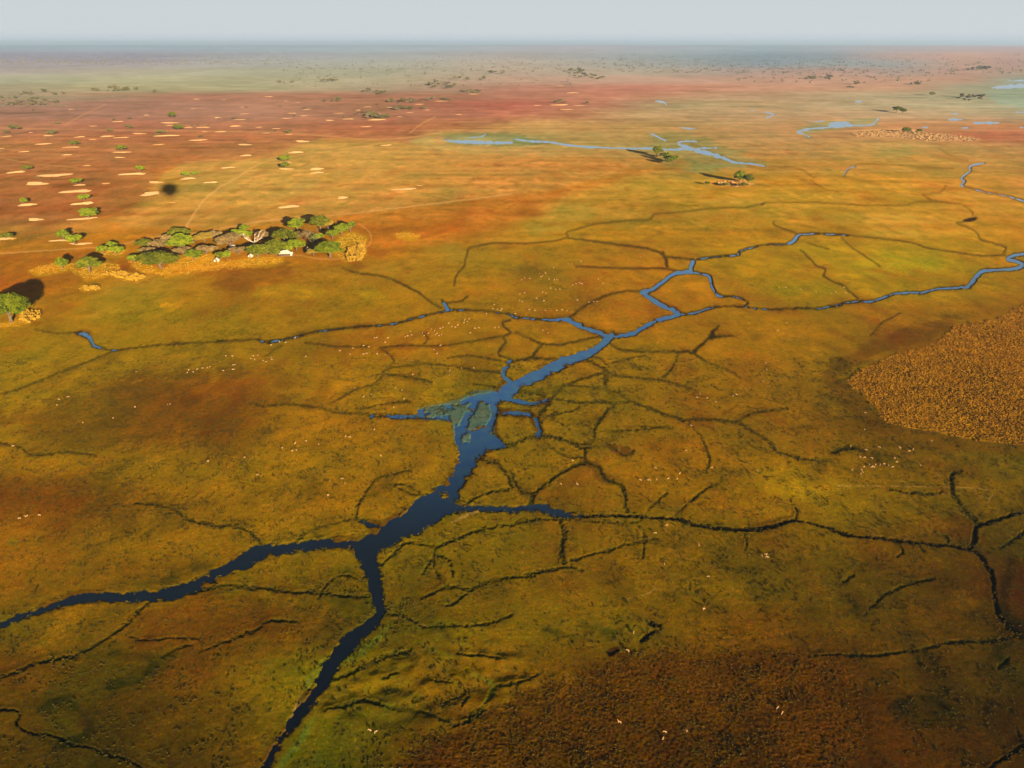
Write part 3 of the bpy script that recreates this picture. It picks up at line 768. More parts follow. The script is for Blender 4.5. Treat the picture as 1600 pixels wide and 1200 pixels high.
CC[_rs[0]] *= (1 + _q2 * (1.1 * smooth(0.45, 0.8, _n2) - 0.38 * smooth(0.1, 0.6, -_n2)))[..., None]
# sharper specks of single tussocks close by
_sp = smooth(0.34, 0.62, nG_ * 0.8 + nF2 * 0.7 + 0.3 * nE) * smooth(480, 800, VV) * 0.36
CC *= (1 - _sp[..., None])
_sp = smooth(0.42, 0.68, -nG_ * 0.8 + nF2 * 0.7 + 0.3 * nD) * smooth(480, 800, VV) * 0.45
CC *= (1 + _sp[..., None])
# lines
jit = 0.9 * nE + 1.0 * nF + 1.1 * nG_ + 0.8 * nF2 + 0.5 * nD
thin = smooth(350, 700, VV)
W_ = FLD['W'] + jit * thin * 1.3 + (0.9 * nD + 0.9 * nE) * thin
_wd = smooth(0.30, 0.62, nE + 0.6 * nF + 0.4 * nD) * (1 - smooth(1.5, 9.0, -FLD['W'])) * (1 - smooth(3, 5, FLD['W'])) * thin
W_ = W_ + 3.2 * _wd
D_ = FLD['D'] + jit * thin * 1.5
K_ = FLD['K'] + jit * thin * 1.0
P_ = FLD['P'] + jit * thin * 0.6
_tr = smooth(0.25, 0.6, nC + 0.5 * nD + 0.3 * nE) * (1 - smooth(2, 11, np.minimum(D_, K_))) * thin * 0.55
CC = CC * (1 - _tr[..., None]) + srgb((64, 46, 20)).astype(np.float32) * _tr[..., None]
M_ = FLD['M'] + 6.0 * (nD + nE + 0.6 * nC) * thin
G_ = FLD['G'] + 3.0 * (nD + nE) * thin
sedge = srgb((46, 48, 12)).astype(np.float32)
brokn = np.clip(1.02 + 0.55 * nC + 0.5 * nD + 0.35 * nE, 0.40, 1.0)
m = ((1 - smooth(-1.6, 2.6, D_)) * brokn * 0.86)
dfar = smooth(260, 420, VV)
CC = CC * (1 - (m * (0.45 + 0.55 * dfar))[..., None]) + (sedge * 0.9) * (m * (0.45 + 0.55 * dfar))[..., None]
m = (1 - smooth(0, 8, D_)) * 0.20 * thin
CC = CC * (1 - m[..., None]) + CC * np.array((0.62, 0.82, 0.9), np.float32) * m[..., None]
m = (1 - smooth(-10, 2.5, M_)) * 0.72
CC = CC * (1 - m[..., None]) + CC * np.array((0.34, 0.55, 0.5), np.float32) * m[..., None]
m = (1 - smooth(-8, 4, G_)) * 0.52
CC = CC * (1 - m[..., None]) + (np.array([0.95, 1.30, 0.17], np.float32) * CC[..., :1]) * m[..., None]
m = (1 - smooth(0.3, 3.0, W_)) * 0.75 * smooth(230, 400, VV)
CC = CC * (1 - m[..., None]) + sedge * m[..., None]
m = (1 - smooth(1, 10, W_)) * 0.22 * thin
CC = CC * (1 - m[..., None]) + CC * np.array((0.6, 0.85, 1.0), np.float32) * m[..., None]
mud = smooth(0.0, 0.35, nC + 0.6 * nD + 0.4 * nE) * (1 - smooth(2.5, 8, W_)) * thin * 0.8
CC = CC * (1 - mud[..., None]) + srgb((76, 50, 26)).astype(np.float32) * mud[..., None]
m = (1 - smooth(-0.8, 1.2, K_)) * 0.95
CC = CC * (1 - m[..., None]) + srgb((12, 15, 8)).astype(np.float32) * m[..., None]
m = (1 - smooth(0, 7, K_)) * 0.35
CC = CC * (1 - m[..., None]) + CC * np.array((0.5, 0.72, 0.9), np.float32) * m[..., None]
m = (1 - smooth(-0.7, 1.2, P_)) * 0.78
CC = CC * (1 - m[..., None]) + (CC * 0.55 + srgb((225, 165, 95)).astype(np.float32) * np.clip(CC.mean(-1, keepdims=True) * 4.5, 0.15, 0.75) * 0.8) * m[..., None]
# marsh green on the shallow side of the pool
sl, d = poly_sd([(654,640),(690,632),(720,624),(740,612),(770,610),(772,690),(712,696),(706,658),(660,656)])
m = (1 - smooth(-3, 4, d))[..., None] * 0.72 * (FLD['W'][sl] > -0.5)[..., None]
CC[sl] = CC[sl] * (1 - m) + srgb((66, 104, 92)).astype(np.float32) * m

# picture colour -> colour of the cover, bottom falloff still in it: undo modelled light and air
SIG = 0.000034                                   # air
AIR = np.array([0.45, 0.545, 0.60], np.float32)        # colour the far distance fades to
# light the rough, matt cover throws back towards the balloon: strongest looking down-sun at a low angle
_kv = [66, 100, 125, 150, 200, 255, 330, 395, 445, 550, 660, 780, 850, 980, 1100, 1190]
_kl = [4.2, 4.26, 4.35, 4.4, 4.36, 4.38, 4.16, 3.50, 3.13, 2.57, 2.25, 1.99, 1.82, 1.65, 1.52, 1.44]
_kc = [3.9, 3.95, 4.05, 4.2, 4.15, 4.13, 3.68, 3.11, 2.76, 2.30, 1.98, 1.71, 1.57, 1.46, 1.26, 1.22]
_kr = [2.8, 2.88, 3.0, 3.0, 3.0, 3.06, 2.96, 2.53, 2.26, 1.97, 1.70, 1.50, 1.38, 1.27, 1.20, 1.16]
_k3 = np.stack([np.interp(v_all, _kv, q) for q in (_kl, _kc, _kr)], 1)
K0 = np.empty(SHP, np.float32)
for _i in range(NV):
    K0[_i] = np.interp(U, [188, 800, 1500], _k3[_i])
KL = K0[..., None] * np.array([1.0, 0.85, 0.65], np.float32)
rd = np.sqrt(X ** 2 + Y ** 2 + H_CAM ** 2)
Tr = np.exp(-SIG * rd)[..., None].astype(np.float32)
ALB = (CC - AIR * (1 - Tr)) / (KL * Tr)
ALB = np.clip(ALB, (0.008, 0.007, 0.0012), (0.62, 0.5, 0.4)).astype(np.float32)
del Tr, CC

# ------------------------------------------------------------------ relief
rough = np.full(SHP, 1.0, np.float32)
r_ = poly_sd([(600,1215),(680,1160),(760,1120),(830,1085),(900,1055),(980,1028),(1060,1022),(1160,1020),(1260,1018),(1300,1030),(1350,1060),(1330,1090),(1350,1120),(1330,1215)], 30)
rough[r_[0]] += 1.4 * (1 - smooth(-20, 20, r_[1]))
Z = 0.42 + 0.10 * nB + 0.10 * nC + 0.075 * nD + 0.060 * nE + 0.050 * nF * (0.75 + 0.25 * rough) + (0.034 * nG_ + 0.022 * nF2) * rough
_rp = poly_sd([(520,1060),(600,1020),(700,1000),(800,1020),(850,1050),(800,1090),(760,1130),(700,1150),(600,1130),(500,1120)], 40)
Z[_rp[0]] += (1 - smooth(-25, 25, _rp[1])) * (0.55 * n_at(13, 44, 0.5)[_rp[0]] + 0.25 * nE[_rp[0]])
# each sunken line has a slightly raised rim
dm = mpp * 1.0
Z -= (0.20 + 0.16 * smooth(600, 800, VV)) * (1 - smooth(-2.2, 2.4, D_)) * brokn
Z += 0.05 * np.exp(-((D_ - 3.2) / 2.0) ** 2) * thin * np.clip(0.4 + nC + nD, 0, 1.4)
Z -= 0.75 * (1 - smooth(-2.2, 1.2, K_))
Z += 0.04 * np.exp(-((K_ - 3.0) / 2.0) ** 2) * thin
tt = smooth(-0.2, 2.6, W_)
Z = np.where(W_ < 3.0, np.where(W_ < 0, np.maximum(W_ * 0.5, -0.8) - 0.02, Z * tt + 0.02), Z)
Z = np.where((W_ >= 0) & (Z < 0.02), 0.02, Z)
K_mask = (K_ < 1.5)
Z = np.where((Z < 0.04) & (W_ >= 0) & ~K_mask, 0.04, Z)
Z = np.where(K_mask & (W_ >= 0), np.maximum(Z, 0.03), Z)

ii = np.arange(NU * NV, dtype=np.int32).reshape(NV, NU)
quads = np.stack([ii[1:, :-1], ii[1:, 1:], ii[:-1, 1:], ii[:-1, :-1]], -1).reshape(-1, 4)

mg, t, b = new_mat('grassland')
at = t.nodes.new('ShaderNodeAttribute'); at.attribute_name = 'cover'
tc = t.nodes.new('ShaderNodeTexCoord')
n1 = t.nodes.new('ShaderNodeTexNoise'); n1.inputs['Scale'].default_value = 1.6; n1.inputs['Detail'].default_value = 4; n1.inputs['Roughness'].default_value = 0.7
t.links.new(tc.outputs['Object'], n1.inputs['Vector'])
mr = t.nodes.new('ShaderNodeMapRange'); mr.inputs[1].default_value = 0.3; mr.inputs[2].default_value = 0.7; mr.inputs[3].default_value = 0.72; mr.inputs[4].default_value = 1.28
t.links.new(n1.outputs[0], mr.inputs[0])
n2 = t.nodes.new('ShaderNodeTexNoise'); n2.inputs['Scale'].default_value = 0.35; n2.inputs['Detail'].default_value = 5; n2.inputs['Roughness'].default_value = 0.75
t.links.new(tc.outputs['Object'], n2.inputs['Vector'])
tint = t.nodes.new('ShaderNodeValToRGB')
tint.color_ramp.elements[0].position = 0.36; tint.color_ramp.elements[0].color = (0.80, 0.98, 1.0, 1)
tint.color_ramp.elements[1].position = 0.64; tint.color_ramp.elements[1].color = (1.18, 1.0, 0.95, 1)
t.links.new(n2.outputs[0], tint.inputs[0])
mul = t.nodes.new('ShaderNodeVectorMath'); mul.operation = 'MULTIPLY'
t.links.new(at.outputs['Color'], mul.inputs[0]); t.links.new(tint.outputs[0], mul.inputs[1])
sc2 = t.nodes.new('ShaderNodeVectorMath'); sc2.operation = 'SCALE'
t.links.new(mul.outputs[0], sc2.inputs[0]); t.links.new(mr.outputs[0], sc2.inputs[3])
t.links.new(sc2.outputs[0], b.inputs['Base Color'])
b.inputs['Specular IOR Level'].default_value = 0.0
b.inputs['Diffuse Roughness'].default_value = 1.0

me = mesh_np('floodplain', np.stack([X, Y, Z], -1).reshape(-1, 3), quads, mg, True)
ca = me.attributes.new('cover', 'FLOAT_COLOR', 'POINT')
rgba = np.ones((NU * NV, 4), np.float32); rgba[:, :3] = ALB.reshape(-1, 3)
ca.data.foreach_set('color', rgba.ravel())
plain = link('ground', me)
tag(plain, kind='structure')
del rgba, quads

# water: one level sheet under the plain, seen wherever the channels are cut below it
mw, t, b = new_mat('river_water')
b.inputs['Base Color'].default_value = (0.012, 0.028, 0.055, 1)
b.inputs['Roughness'].default_value = 0.12
b.inputs['Specular IOR Level'].default_value = 0.5
b.inputs['IOR'].default_value = 1.36
tc = t.nodes.new('ShaderNodeTexCoord')
nn = t.nodes.new('ShaderNodeTexNoise'); nn.inputs['Scale'].default_value = 0.12; nn.inputs['Detail'].default_value = 5
t.links.new(tc.outputs['Object'], nn.inputs['Vector'])
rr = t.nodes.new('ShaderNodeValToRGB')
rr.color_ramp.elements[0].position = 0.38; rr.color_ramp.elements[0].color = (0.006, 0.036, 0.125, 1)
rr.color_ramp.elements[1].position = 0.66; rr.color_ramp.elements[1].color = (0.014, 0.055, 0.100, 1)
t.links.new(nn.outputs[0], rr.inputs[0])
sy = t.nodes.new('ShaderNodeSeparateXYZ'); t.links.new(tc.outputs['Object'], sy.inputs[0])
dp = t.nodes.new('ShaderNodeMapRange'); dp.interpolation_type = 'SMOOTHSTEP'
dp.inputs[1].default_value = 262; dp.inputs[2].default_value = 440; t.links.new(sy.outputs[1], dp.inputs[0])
dm_ = t.nodes.new('ShaderNodeMix'); dm_.data_type = 'RGBA'      # sky reflection put into the colour: dark on the lower river, blue further up
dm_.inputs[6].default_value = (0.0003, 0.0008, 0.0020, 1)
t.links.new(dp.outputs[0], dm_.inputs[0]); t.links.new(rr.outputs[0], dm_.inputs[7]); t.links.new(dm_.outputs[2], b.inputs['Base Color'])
nb = t.nodes.new('ShaderNodeTexNoise'); nb.inputs['Scale'].default_value = 0.8; nb.inputs['Detail'].default_value = 3
t.links.new(tc.outputs['Object'], nb.inputs['Vector'])
bp = t.nodes.new('ShaderNodeBump'); bp.inputs['Strength'].default_value = 0.06; bp.inputs['Distance'].default_value = 0.1
t.links.new(nb.outputs[0], bp.inputs['Height']); t.links.new(bp.outputs[0], b.inputs['Normal'])
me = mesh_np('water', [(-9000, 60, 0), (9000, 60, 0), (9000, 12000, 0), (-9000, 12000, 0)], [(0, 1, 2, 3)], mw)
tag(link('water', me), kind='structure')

# ------------------------------------------------------------------ trees
def quads_mesh(name, C, Nn, size, mat, stretch=1.0):
    """many small leaf clumps: square faces at points C, turned along Nn with random roll"""
    n = len(C)
    r = rng.normal(size=(n, 3))
    Nn = Nn + 0.6 * r
    Nn /= np.linalg.norm(Nn, axis=1, keepdims=True) + 1e-9
    a = np.cross(Nn, rng.normal(size=(n, 3))); a /= np.linalg.norm(a, axis=1, keepdims=True) + 1e-9
    b = np.cross(Nn, a)
    s = (size * rng.uniform(0.6, 1.35, n))[:, None]
    k = rng.uniform(0.7, 1.3, (n, 4, 1))
    V = np.stack([C + (-a - b) * s * k[:, 0], C + (a - b) * s * k[:, 1] * stretch, C + (a + b) * s * k[:, 2], C + (-a + b) * s * k[:, 3] * stretch], 1).reshape(-1, 3)
    F = np.arange(4 * n).reshape(-1, 4)
    return mesh_np(name, V, F, mat)


def crown_mesh(name, mat, lobes=14, faces=1500, size=0.03, base=0.14, flat=1.0, gap=0.0):
    cs, rs = [], []
    for i in range(lobes):
        a = rng.uniform(0, 2 * math.pi); q = math.sqrt(rng.uniform(0, 1)) * 0.34
        rr = rng.uniform(0.13, 0.22)
        dome = math.sqrt(max(0, 1 - (q / 0.42) ** 2))
        z = base + rr * 0.8 + (1 - base - 1.7 * rr) * dome * rng.uniform(0.10, 1.0) ** 0.7
        cs.append((q * math.cos(a), q * math.sin(a), z)); rs.append(rr)
    cs = np.array(cs); rs = np.array(rs)
    pick = rng.choice(lobes, faces, p=rs ** 2 / (rs ** 2).sum())
    d = rng.normal(size=(faces, 3)); d[:, 2] = np.abs(d[:, 2]) * 0.9 - 0.25 * rng.uniform(0, 1, faces)
    d /= np.linalg.norm(d, axis=1, keepdims=True)
    rad = rs[pick] * rng.uniform(0.66, 1.14, faces)
    P = cs[pick] + d * rad[:, None] * np.array((1, 1, 0.8))
    if gap:
        keep = noise(P[:, 0] * 6 + 9, P[:, 1] * 6 + P[:, 2] * 5, int(lobes)) > gap
        P = P[keep]; d = d[keep]
    return quads_mesh(name, P, d, size, mat)


def tube_np(pts, rad, sides=6):
    pts = np.array(pts, float); V = []; F = []
    for i, p in enumerate(pts):
        t = pts[min(i + 1, len(pts) - 1)] - pts[max(i - 1, 0)]
        t /= np.linalg.norm(t) + 1e-9
        u = np.cross(t, (0.3, 0.9, 0.1)); u /= np.linalg.norm(u); w = np.cross(t, u)
        for k in range(sides):
            a = 2 * math.pi * k / sides
            V.append(p + rad[i] * (math.cos(a) * u + math.sin(a) * w))
    for i in range(len(pts) - 1):
        for k in range(sides):
            k2 = (k + 1) % sides
            F.append((i * sides + k, i * sides + k2, (i + 1) * sides + k2, (i + 1) * sides + k))
    return V, F


def join_np(parts):
    V, F, o = [], [], 0
    for v, f in parts:
        V += [tuple(q) for q in v]; F += [tuple(i + o for i in g) for g in f]; o += len(v)
    return V, F


def trunk_mesh(name, mat, limbs=5, spread=0.26, r=0.030, twigs=0):
    parts = []
    top = np.array((rng.uniform(-.02, .02), rng.uniform(-.02, .02), rng.uniform(.18, .26)))
    parts.append(tube_np([(0, 0, -0.03), top * 0.5, top], [r * 1.5, r * 1.1, r]))
    for i in range(limbs):
        a = 2 * math.pi * (i + rng.uniform(-.3, .3)) / limbs
        e = np.array((math.cos(a) * spread, math.sin(a) * spread, rng.uniform(.55, .82)))
        m = (top + e) / 2 + np.array((0, 0, -0.03)) + np.array((math.cos(a), math.sin(a), 0)) * 0.05
        parts.append(tube_np([top, m, e], [r * 0.7, r * 0.5, r * 0.22], 5))
        for j in range(twigs):
            b = a + rng.uniform(-1.1, 1.1); s = m if j % 2 else e
            e2 = s + np.array((math.cos(b) * .16, math.sin(b) * .16, rng.uniform(.05, .22)))
            parts.append(tube_np([s, (s + e2) / 2 + np.array((0, 0, .015)), e2], [r * 0.38, r * 0.28, r * 0.1], 4))
    V, F = join_np(parts)
    return mesh_np(name, V, F, mat, True)


LEAF = {  # dark second tones put shading within the crowns into the colour
    'G': noisy_mat('bright_leaves', (0.145, 0.165, 0.006), (0.036, 0.056, 0.003), 5.5, rnd=0.18),
    'D': noisy_mat('olive_leaves', (0.110, 0.112, 0.006), (0.030, 0.040, 0.003), 6.0, rnd=0.18),
    'B': noisy_mat('dry_brown_twigs', (0.185, 0.118, 0.038), (0.070, 0.050, 0.020), 6.5, rnd=0.15),
    'Y': noisy_mat('yellow_leaves', (0.20, 0.125, 0.014), (0.115, 0.085, 0.010), 4.0, rnd=0.15),
}
BARK = noisy_mat('grey_brown_bark', (0.14, 0.10, 0.065), (0.08, 0.06, 0.04), 9.0)
PALE = noisy_mat('bleached_bark', (0.46, 0.36, 0.25), (0.30, 0.22, 0.15), 9.0)

CR = {}
for kd in 'GDBY':
    CR[kd] = [crown_mesh('crown', LEAF[kd], lobes=18 + 3 * i, faces=3000 + 350 * i, size=0.030 - 0.002 * i, gap=-0.40 if kd != 'B' else -0.2) for i in range(3)]
CR['big'] = [crown_mesh('crown', LEAF['D'], lobes=30, faces=8000, size=0.014, base=0.08, gap=-0.35),
             crown_mesh('crown', LEAF['G'], lobes=34, faces=8000, size=0.014, base=0.06, gap=-0.35)]
TK = [trunk_mesh('trunk', BARK, 4 + i % 3) for i in range(3)]
DEAD = trunk_mesh('trunk', PALE, 7, 0.36, 0.026, 4)
GREYT = trunk_mesh('trunk', BARK, 7, 0.34, 0.022, 5)


def site(u, v, z=0.38):
    x, y = ground(u, v, z)
    return float(x), float(y), z


def m_per_px(u, v):
    x, y = ground(u, v)
    return float((y * CP + H_CAM * SP) / F_PX)


tree_n = 0
def tree(u, v, w, h, kind, label, group=None, cat='tree'):
    """w, h: crown width and whole height as they measure on the photograph"""
    global tree_n
    tree_n += 1
    x, y, z = site(u, v)
    mp = m_per_px(u, v)
    dep = math.atan2(H_CAM, y)
    wm = w * mp
    hm = max(1.6, (h * mp - 0.30 * wm * math.sin(dep)) / math.cos(dep))
    root = bpy.data.objects.new('tree', None)
    COL.objects.link(root)
    root.location = (x, y, z); root.rotation_euler = (0, 0, rng.uniform(0, 6.28))
    root.empty_display_size = 1
    gs = 1.34 if group else 1.2
    root.scale = (wm * gs, wm * gs, max(hm * 1.25, wm * 0.62))
    tag(root, label, cat, group)
    if kind in 'GDBY':
        link('crown', CR[kind][tree_n % 3], root); link('trunk', TK[tree_n % 3], root)
    elif kind == 'b0':
        link('crown', CR['big'][0], root); link('trunk', TK[0], root)
    elif kind == 'b1':
        link('crown', CR['big'][1], root); link('trunk', TK[1], root)
    elif kind == 'W':
        link('trunk', DEAD, root)
    elif kind == 'w':
        link('trunk', GREYT, root)
    return root


TREES = """
210 410 15 11 G|small round green tree at the left tip of the wooded island
225 386 20 12 D|dark olive tree at the upper left edge of the wooded island
222 396 13 7 G|low bright bush-like tree just above the left tip of the wooded island
248 388 23 11 B|flat brown leafless tree near the upper left edge of the wooded island
231 399 22 9 B|brown bare tree behind the big domed olive tree
252 419 50 28 b0|very large domed olive tree at the left front of the wooded island
262 383 15 15 B|pale brown dead-leaved tree left of the bright green domed tree
284 391 31 24 G|large bright green domed tree in the left half of the island
282 373 28 9 D|green tree at the end of the sandy track
287 399 24 12 B|brown twiggy tree in front of the bright green domed tree
304 405 23 14 G|round green tree standing in yellow grass at the island's front edge
322 398 26 13 B|grey brown bare tree right of the round green tree in yellow grass
345 404 15 10 D|dark bushy tree just behind the small cream tent
355 405 11 12 G|narrow bright green tree right of the small cream tent
360 387 32 21 B|wide grey brown leafless tree in the middle of the island
373 372 20 13 G|yellow green tree at the back of the island's middle
382 361 13 9 G|small vivid green tree at the very back of the island
388 372 14 11 G|vivid green tree beside the white dead tree
397 384 30 20 W|bleached white dead tree with bare forked branches
410 374 16 13 B|pale twiggy tree just right of the bleached dead tree
402 401 32 14 D|wide dark olive tree in front of the bleached dead tree
320 377 24 11 Y|orange brown tree in the back row of the island
336 374 22 10 B|russet bare tree in the back row of the island
372 398 22 11 B|rusty brown bare tree left of the small cone tent
433 396 26 20 D|broad dark green tree behind the white mess tent
447 381 30 22 D|tall dark green tree in the thickest part of the island
463 391 22 17 G|green tree just right of the white mess tent
451 394 11 11 G|brightest lime green small tree right behind the white mess tent
430 399 16 9 D|low green tree at the left end of the white mess tent
465 361 23 20 G|round bright green tree standing alone at the back of the island
501 359 24 20 D|dense green tree at the back right of the island
513 358 15 13 Y|yellowish tree leaning out right of the dense back tree
497 378 17 13 G|bright green tree left of the pair on the island's right side
520 373 16 13 G|green tree, left one of the pair on the island's right side
534 367 18 16 G|green tree, right one of the pair on the island's right side
548 362 13 15 G|slender green tree at the far right end of the island
516 402 34 24 b1|large bright green tree at the lower right end of the island
489 386 18 24 w|bare grey tree with a tall forked trunk in the right half
415 399 16 9 B|brown low tree left of the mess tent
490 399 18 8 Y|low tawny tree in front of the bare forked tree
476 374 24 11 B|tan leafless tree in front of the lone round back tree
303 380 18 9 Y|low orange tree behind the bright green domed tree
345 383 16 9 D|low dark tree in the middle of the island
98 420 17 16 G|round green tree on a grass ringed mound left of the island
140 424 35 21 D|broad green tree on the yellow grass mound left of the island
162 396 16 12 G|left one of three round trees clustered left of the island
175 388 15 10 G|back one of three round trees clustered left of the island
181 397 22 13 G|right and widest of three round trees clustered left of the island
117 382 20 15 G|round green tree, lower right of the isolated pair on the left
99 374 17 14 G|round green tree, upper left of the isolated pair on the left
139 341 28 16 G|broad flat topped green tree on a pale mound in the red plain
132 314 16 10 G|small green tree on the mound above the broad flat topped tree
38 318 11 8 G|small green tree on a pale mound near the left edge
42 266 13 6 D|small dark green tree on the mound high at the left edge
119 288 16 9 G|green tree at the upper end of a column of mounds
10 373 16 5 D|low bush on the mound touching the left edge
219 268 14 9 G|green round tree above a long pale mound on the red plain
191 236 14 9 D|dark tree with dry base on a mound high in the red plain
117 227 13 6 D|small dark tree at the end of a thin mound
289 277 13 9 G|green tree left of two beside each other above the balloon shadow
305 274 11 6 G|smaller green tree right of two above the balloon shadow
446 252 16 7 G|upper green tree of two on stacked mounds in the tan plain
446 263 14 9 D|lower green tree of two on stacked mounds in the tan plain
-14 506 58 42 b0|huge dark tree cut by the left edge of the picture
18 503 50 42 b1|huge lumpy green tree beside tall yellow grass at the left edge
1026 244 15 14 D|leftmost dark green tree of the clump by the narrow stream
1036 247 11 8 D|low second tree of the clump by the narrow stream
1043 252 12 12 G|middle green tree of the clump by the narrow stream
1054 255 15 12 G|rightmost bright tree of the clump by the narrow stream
1045 257 12 10 D|front dark tree of the clump by the narrow stream
1155 285 17 16 G|taller left crown of the tree pair on the small sandy island
1169 287 14 13 D|right hand tree of the pair on the small sandy island
1105 289 8 5 D|small bush alone at the left tip of the small sandy island
1132 291 10 4 D|low bush in the middle of the small sandy island
1162 292 11 4 D|low bush at the foot of the tree pair on the small sandy island
1401 175 13 8 D|left hand tree of the lone far pair right of the ponds
1410 177 10 7 D|right hand tree of the lone far pair right of the ponds
1416 207 14 6 D|dark bush at the back of the long pale tussock bank
1436 207 8 5 D|smaller bush right on the long pale tussock bank
278 203 15 7 D|dark bushy tree in the row of mounds below the far trees
269 184 12 8 D|far round tree standing above two thin mounds
"""
for ln in TREES.strip().split('\n'):
    a, lb = ln.split('|'); q = a.split()
    gp = 'trees of the wooded island' if 200 <= float(q[0]) <= 560 and 355 <= float(q[1]) <= 420 else None
    tree(float(q[0]), float(q[1]), float(q[2]), float(q[3]), q[4], lb, gp)

# ------------------------------------------------------------------ far bushes, one object each, from three shapes
def shrub_mesh(mat, n=170):
    lobes = 6
    c = np.stack([rng.uniform(-.32, .32, lobes), rng.uniform(-.32, .32, lobes), rng.uniform(.30, .62, lobes)], 1)
    pk = rng.integers(0, lobes, n)
    d = rng.normal(size=(n, 3)); d[:, 2] = np.abs(d[:, 2]); d /= np.linalg.norm(d, axis=1, keepdims=True)
    P = c[pk] + d * np.array((.2, .2, .34)) * rng.uniform(.7, 1.1, n)[:, None]
    m = quads_mesh('shrub', P, d, 0.085, mat)
    return m


GREYLEAF = noisy_mat('far_dry_leaves', (0.110, 0.085, 0.040), (0.065, 0.055, 0.028), 3, rnd=0.35)
FARGREEN = noisy_mat('far_olive_leaves', (0.085, 0.075, 0.018), (0.05, 0.05, 0.014), 3, rnd=0.3)
SH = [shrub_mesh(GREYLEAF) for _ in range(3)] + [shrub_mesh(FARGREEN) for _ in range(3)]
CLUST = [
 (35,159,58,7,34,4.5,'leafless grey brown bush in the dense thicket at the left edge','bushes of the thicket at the left edge'),
 (70,146,60,3,10,5,'bush in the thin row above the thicket at the left edge','bushes above the left thicket'),
 (176,140,38,3,20,4.5,'dark bush in the far strip right of the left thicket','bushes of the far strip at the left'),
 (240,144,4,1.5,2,4,'bush standing apart on the pale far grass left of centre','bushes apart on the pale grass'),
 (507,127,20,1.2,11,4,'dark bush in the thin straight far row left of centre','bushes of the straight far row'),
 (445,129,14,1.5,5,4,'faint bush just left of the straight far row','bushes left of the straight far row'),
 (520,157,14,4,7,4.5,'bush in the small group at the red plain\'s upper edge','bushes at the upper edge of the red plain'),
 (585,145,18,4,8,5,'bush in the group above the large hedge-like thicket','bushes above the long thicket'),
 (690,135,24,6,16,5,'bush in the dark cluster at the far end of the red plain','bushes of the dark far cluster'),
 (735,124,26,3,8,5,'bush in the scattered far row right of the dark cluster','bushes of the scattered far row'),
 (733,144,18,2.5,12,4.5,'bush on the pale strip at the right tip of the mound field','bushes on the pale strip'),
 (775,115,14,2,4,5,'lone dark far tree above the red plain near centre','far trees near the centre'),
 (632,160,34,3,14,5,'bush in the upper row of the thicket with pale mounds','bushes of the upper thicket row'),
 (588,183,22,3,14,6.5,'green bush in the long thick hedge on the red plain','bushes of the long green hedge'),
 (570,177,16,3,5,5,'grey bush behind the long thick hedge','bushes behind the long green hedge'),
 (640,171,26,3,10,5,'bush in the middle row of the thicket with pale mounds','bushes of the middle thicket row'),
 (690,156,25,2.5,9,4.5,'bush in the row ending the thicket at its right','bushes at the right end of the thicket'),
 (875,160,9,1.8,6,5,'bush on the small pale rise in the red tongue of land','bushes on the small pale rise'),
 (915,162,5,1.2,2,4,'bush right of the small pale rise in the red tongue','bushes right of the small pale rise'),
 (903,114,14,6,14,5,'dark far bush in the large cluster beyond the red tongue','bushes of the cluster beyond the red tongue'),
 (925,122,24,3,10,4.5,'low bush at the right foot of the large far cluster','low bushes beside the far cluster'),
 (1280,123,26,2.5,13,4.5,'bush in the far row on the pinkish ground','bushes of the far row on pinkish ground'),
 (1340,132,5,1.5,3,5,'dark bush of the tight trio on pinkish ground','tight trio of bushes on pinkish ground'),
 (1327,138,6,1,3,4,'bush just below the tight trio on pinkish ground','bushes below the tight trio'),
 (1432,132,10,1.2,5,4.5,'bush in the short dark row on the pinkish ground','bushes of the short dark row'),
 (1515,154,22,4,15,5.5,'dark tree in the long far clump near the right edge','trees of the long far clump at the right'),
 (1455,149,5,1.2,2,5.5,'dark far tree left of the long clump near the right edge','far trees left of the long clump'),
 (1530,109,25,1.2,9,5,'dark tree in the straight far line at the right','trees of the straight far line at the right'),
]
ns = 0
def shrub(u, v, w, h, label, group, k=None):
    global ns
    x, y, z = site(u, v, 0.3)
    mp = m_per_px(u, v)
    o = bpy.data.objects.new('shrub', SH[(ns * 7) % 6 if k is None else k]); COL.objects.link(o)
    ns += 1
    o.location = (x, y, z); o.rotation_euler = (0, 0, rng.uniform(0, 6.28))
    o.scale = (w * mp, w * mp, h * mp)
    tag(o, label, 'shrub', group)
for (cu, cv, ru, rv, n, s, lb, gp) in CLUST:
    n = int(n)
    for _ in range(n):
        while True:
            a, b = rng.uniform(-1, 1, 2)
            if a * a + b * b < 1: break
        q = rng.uniform(0.6, 1.35) * s
        shrub(cu + a * ru, cv + b * rv, q * 1.35, q * 0.85, lb, gp)

# wooded distance: nobody could count it
pts = []
def scatter(n, u0, u1, v0, v1, s=1.0, clump=0.0):
    k = 0
    while k < n:
        u = rng.uniform(u0, u1, 4000); v = rng.uniform(v0, v1, 4000)
        keep = noise(u / 14, v / 2.6, 77) > clump
        u = u[keep][:n - k]; v = v[keep][:n - k]
        for a, b in zip(u, v): pts.append((a, b, s))
        k += len(u)
scatter(3400, -250, 450, 72, 101, 0.8, 0.0)
scatter(1500, 960, 1320, 74, 114, 0.8, 0.05)
scatter(420, 400, 1000, 76, 112, 1.0, 0.22)
scatter(260, 440, 900, 100, 136, 0.8, 0.30)
scatter(500, 1300, 1850, 78, 116, 1.0, 0.15)
scatter(160, 1150, 1460, 112, 130, 0.8, 0.25)
scatter(500, -250, 1850, 71, 78, 1.2, 0.0)
scatter(330, -80, 105, 148, 167, 0.75, -0.3)
P_l, N_l, S_l = [], [], []
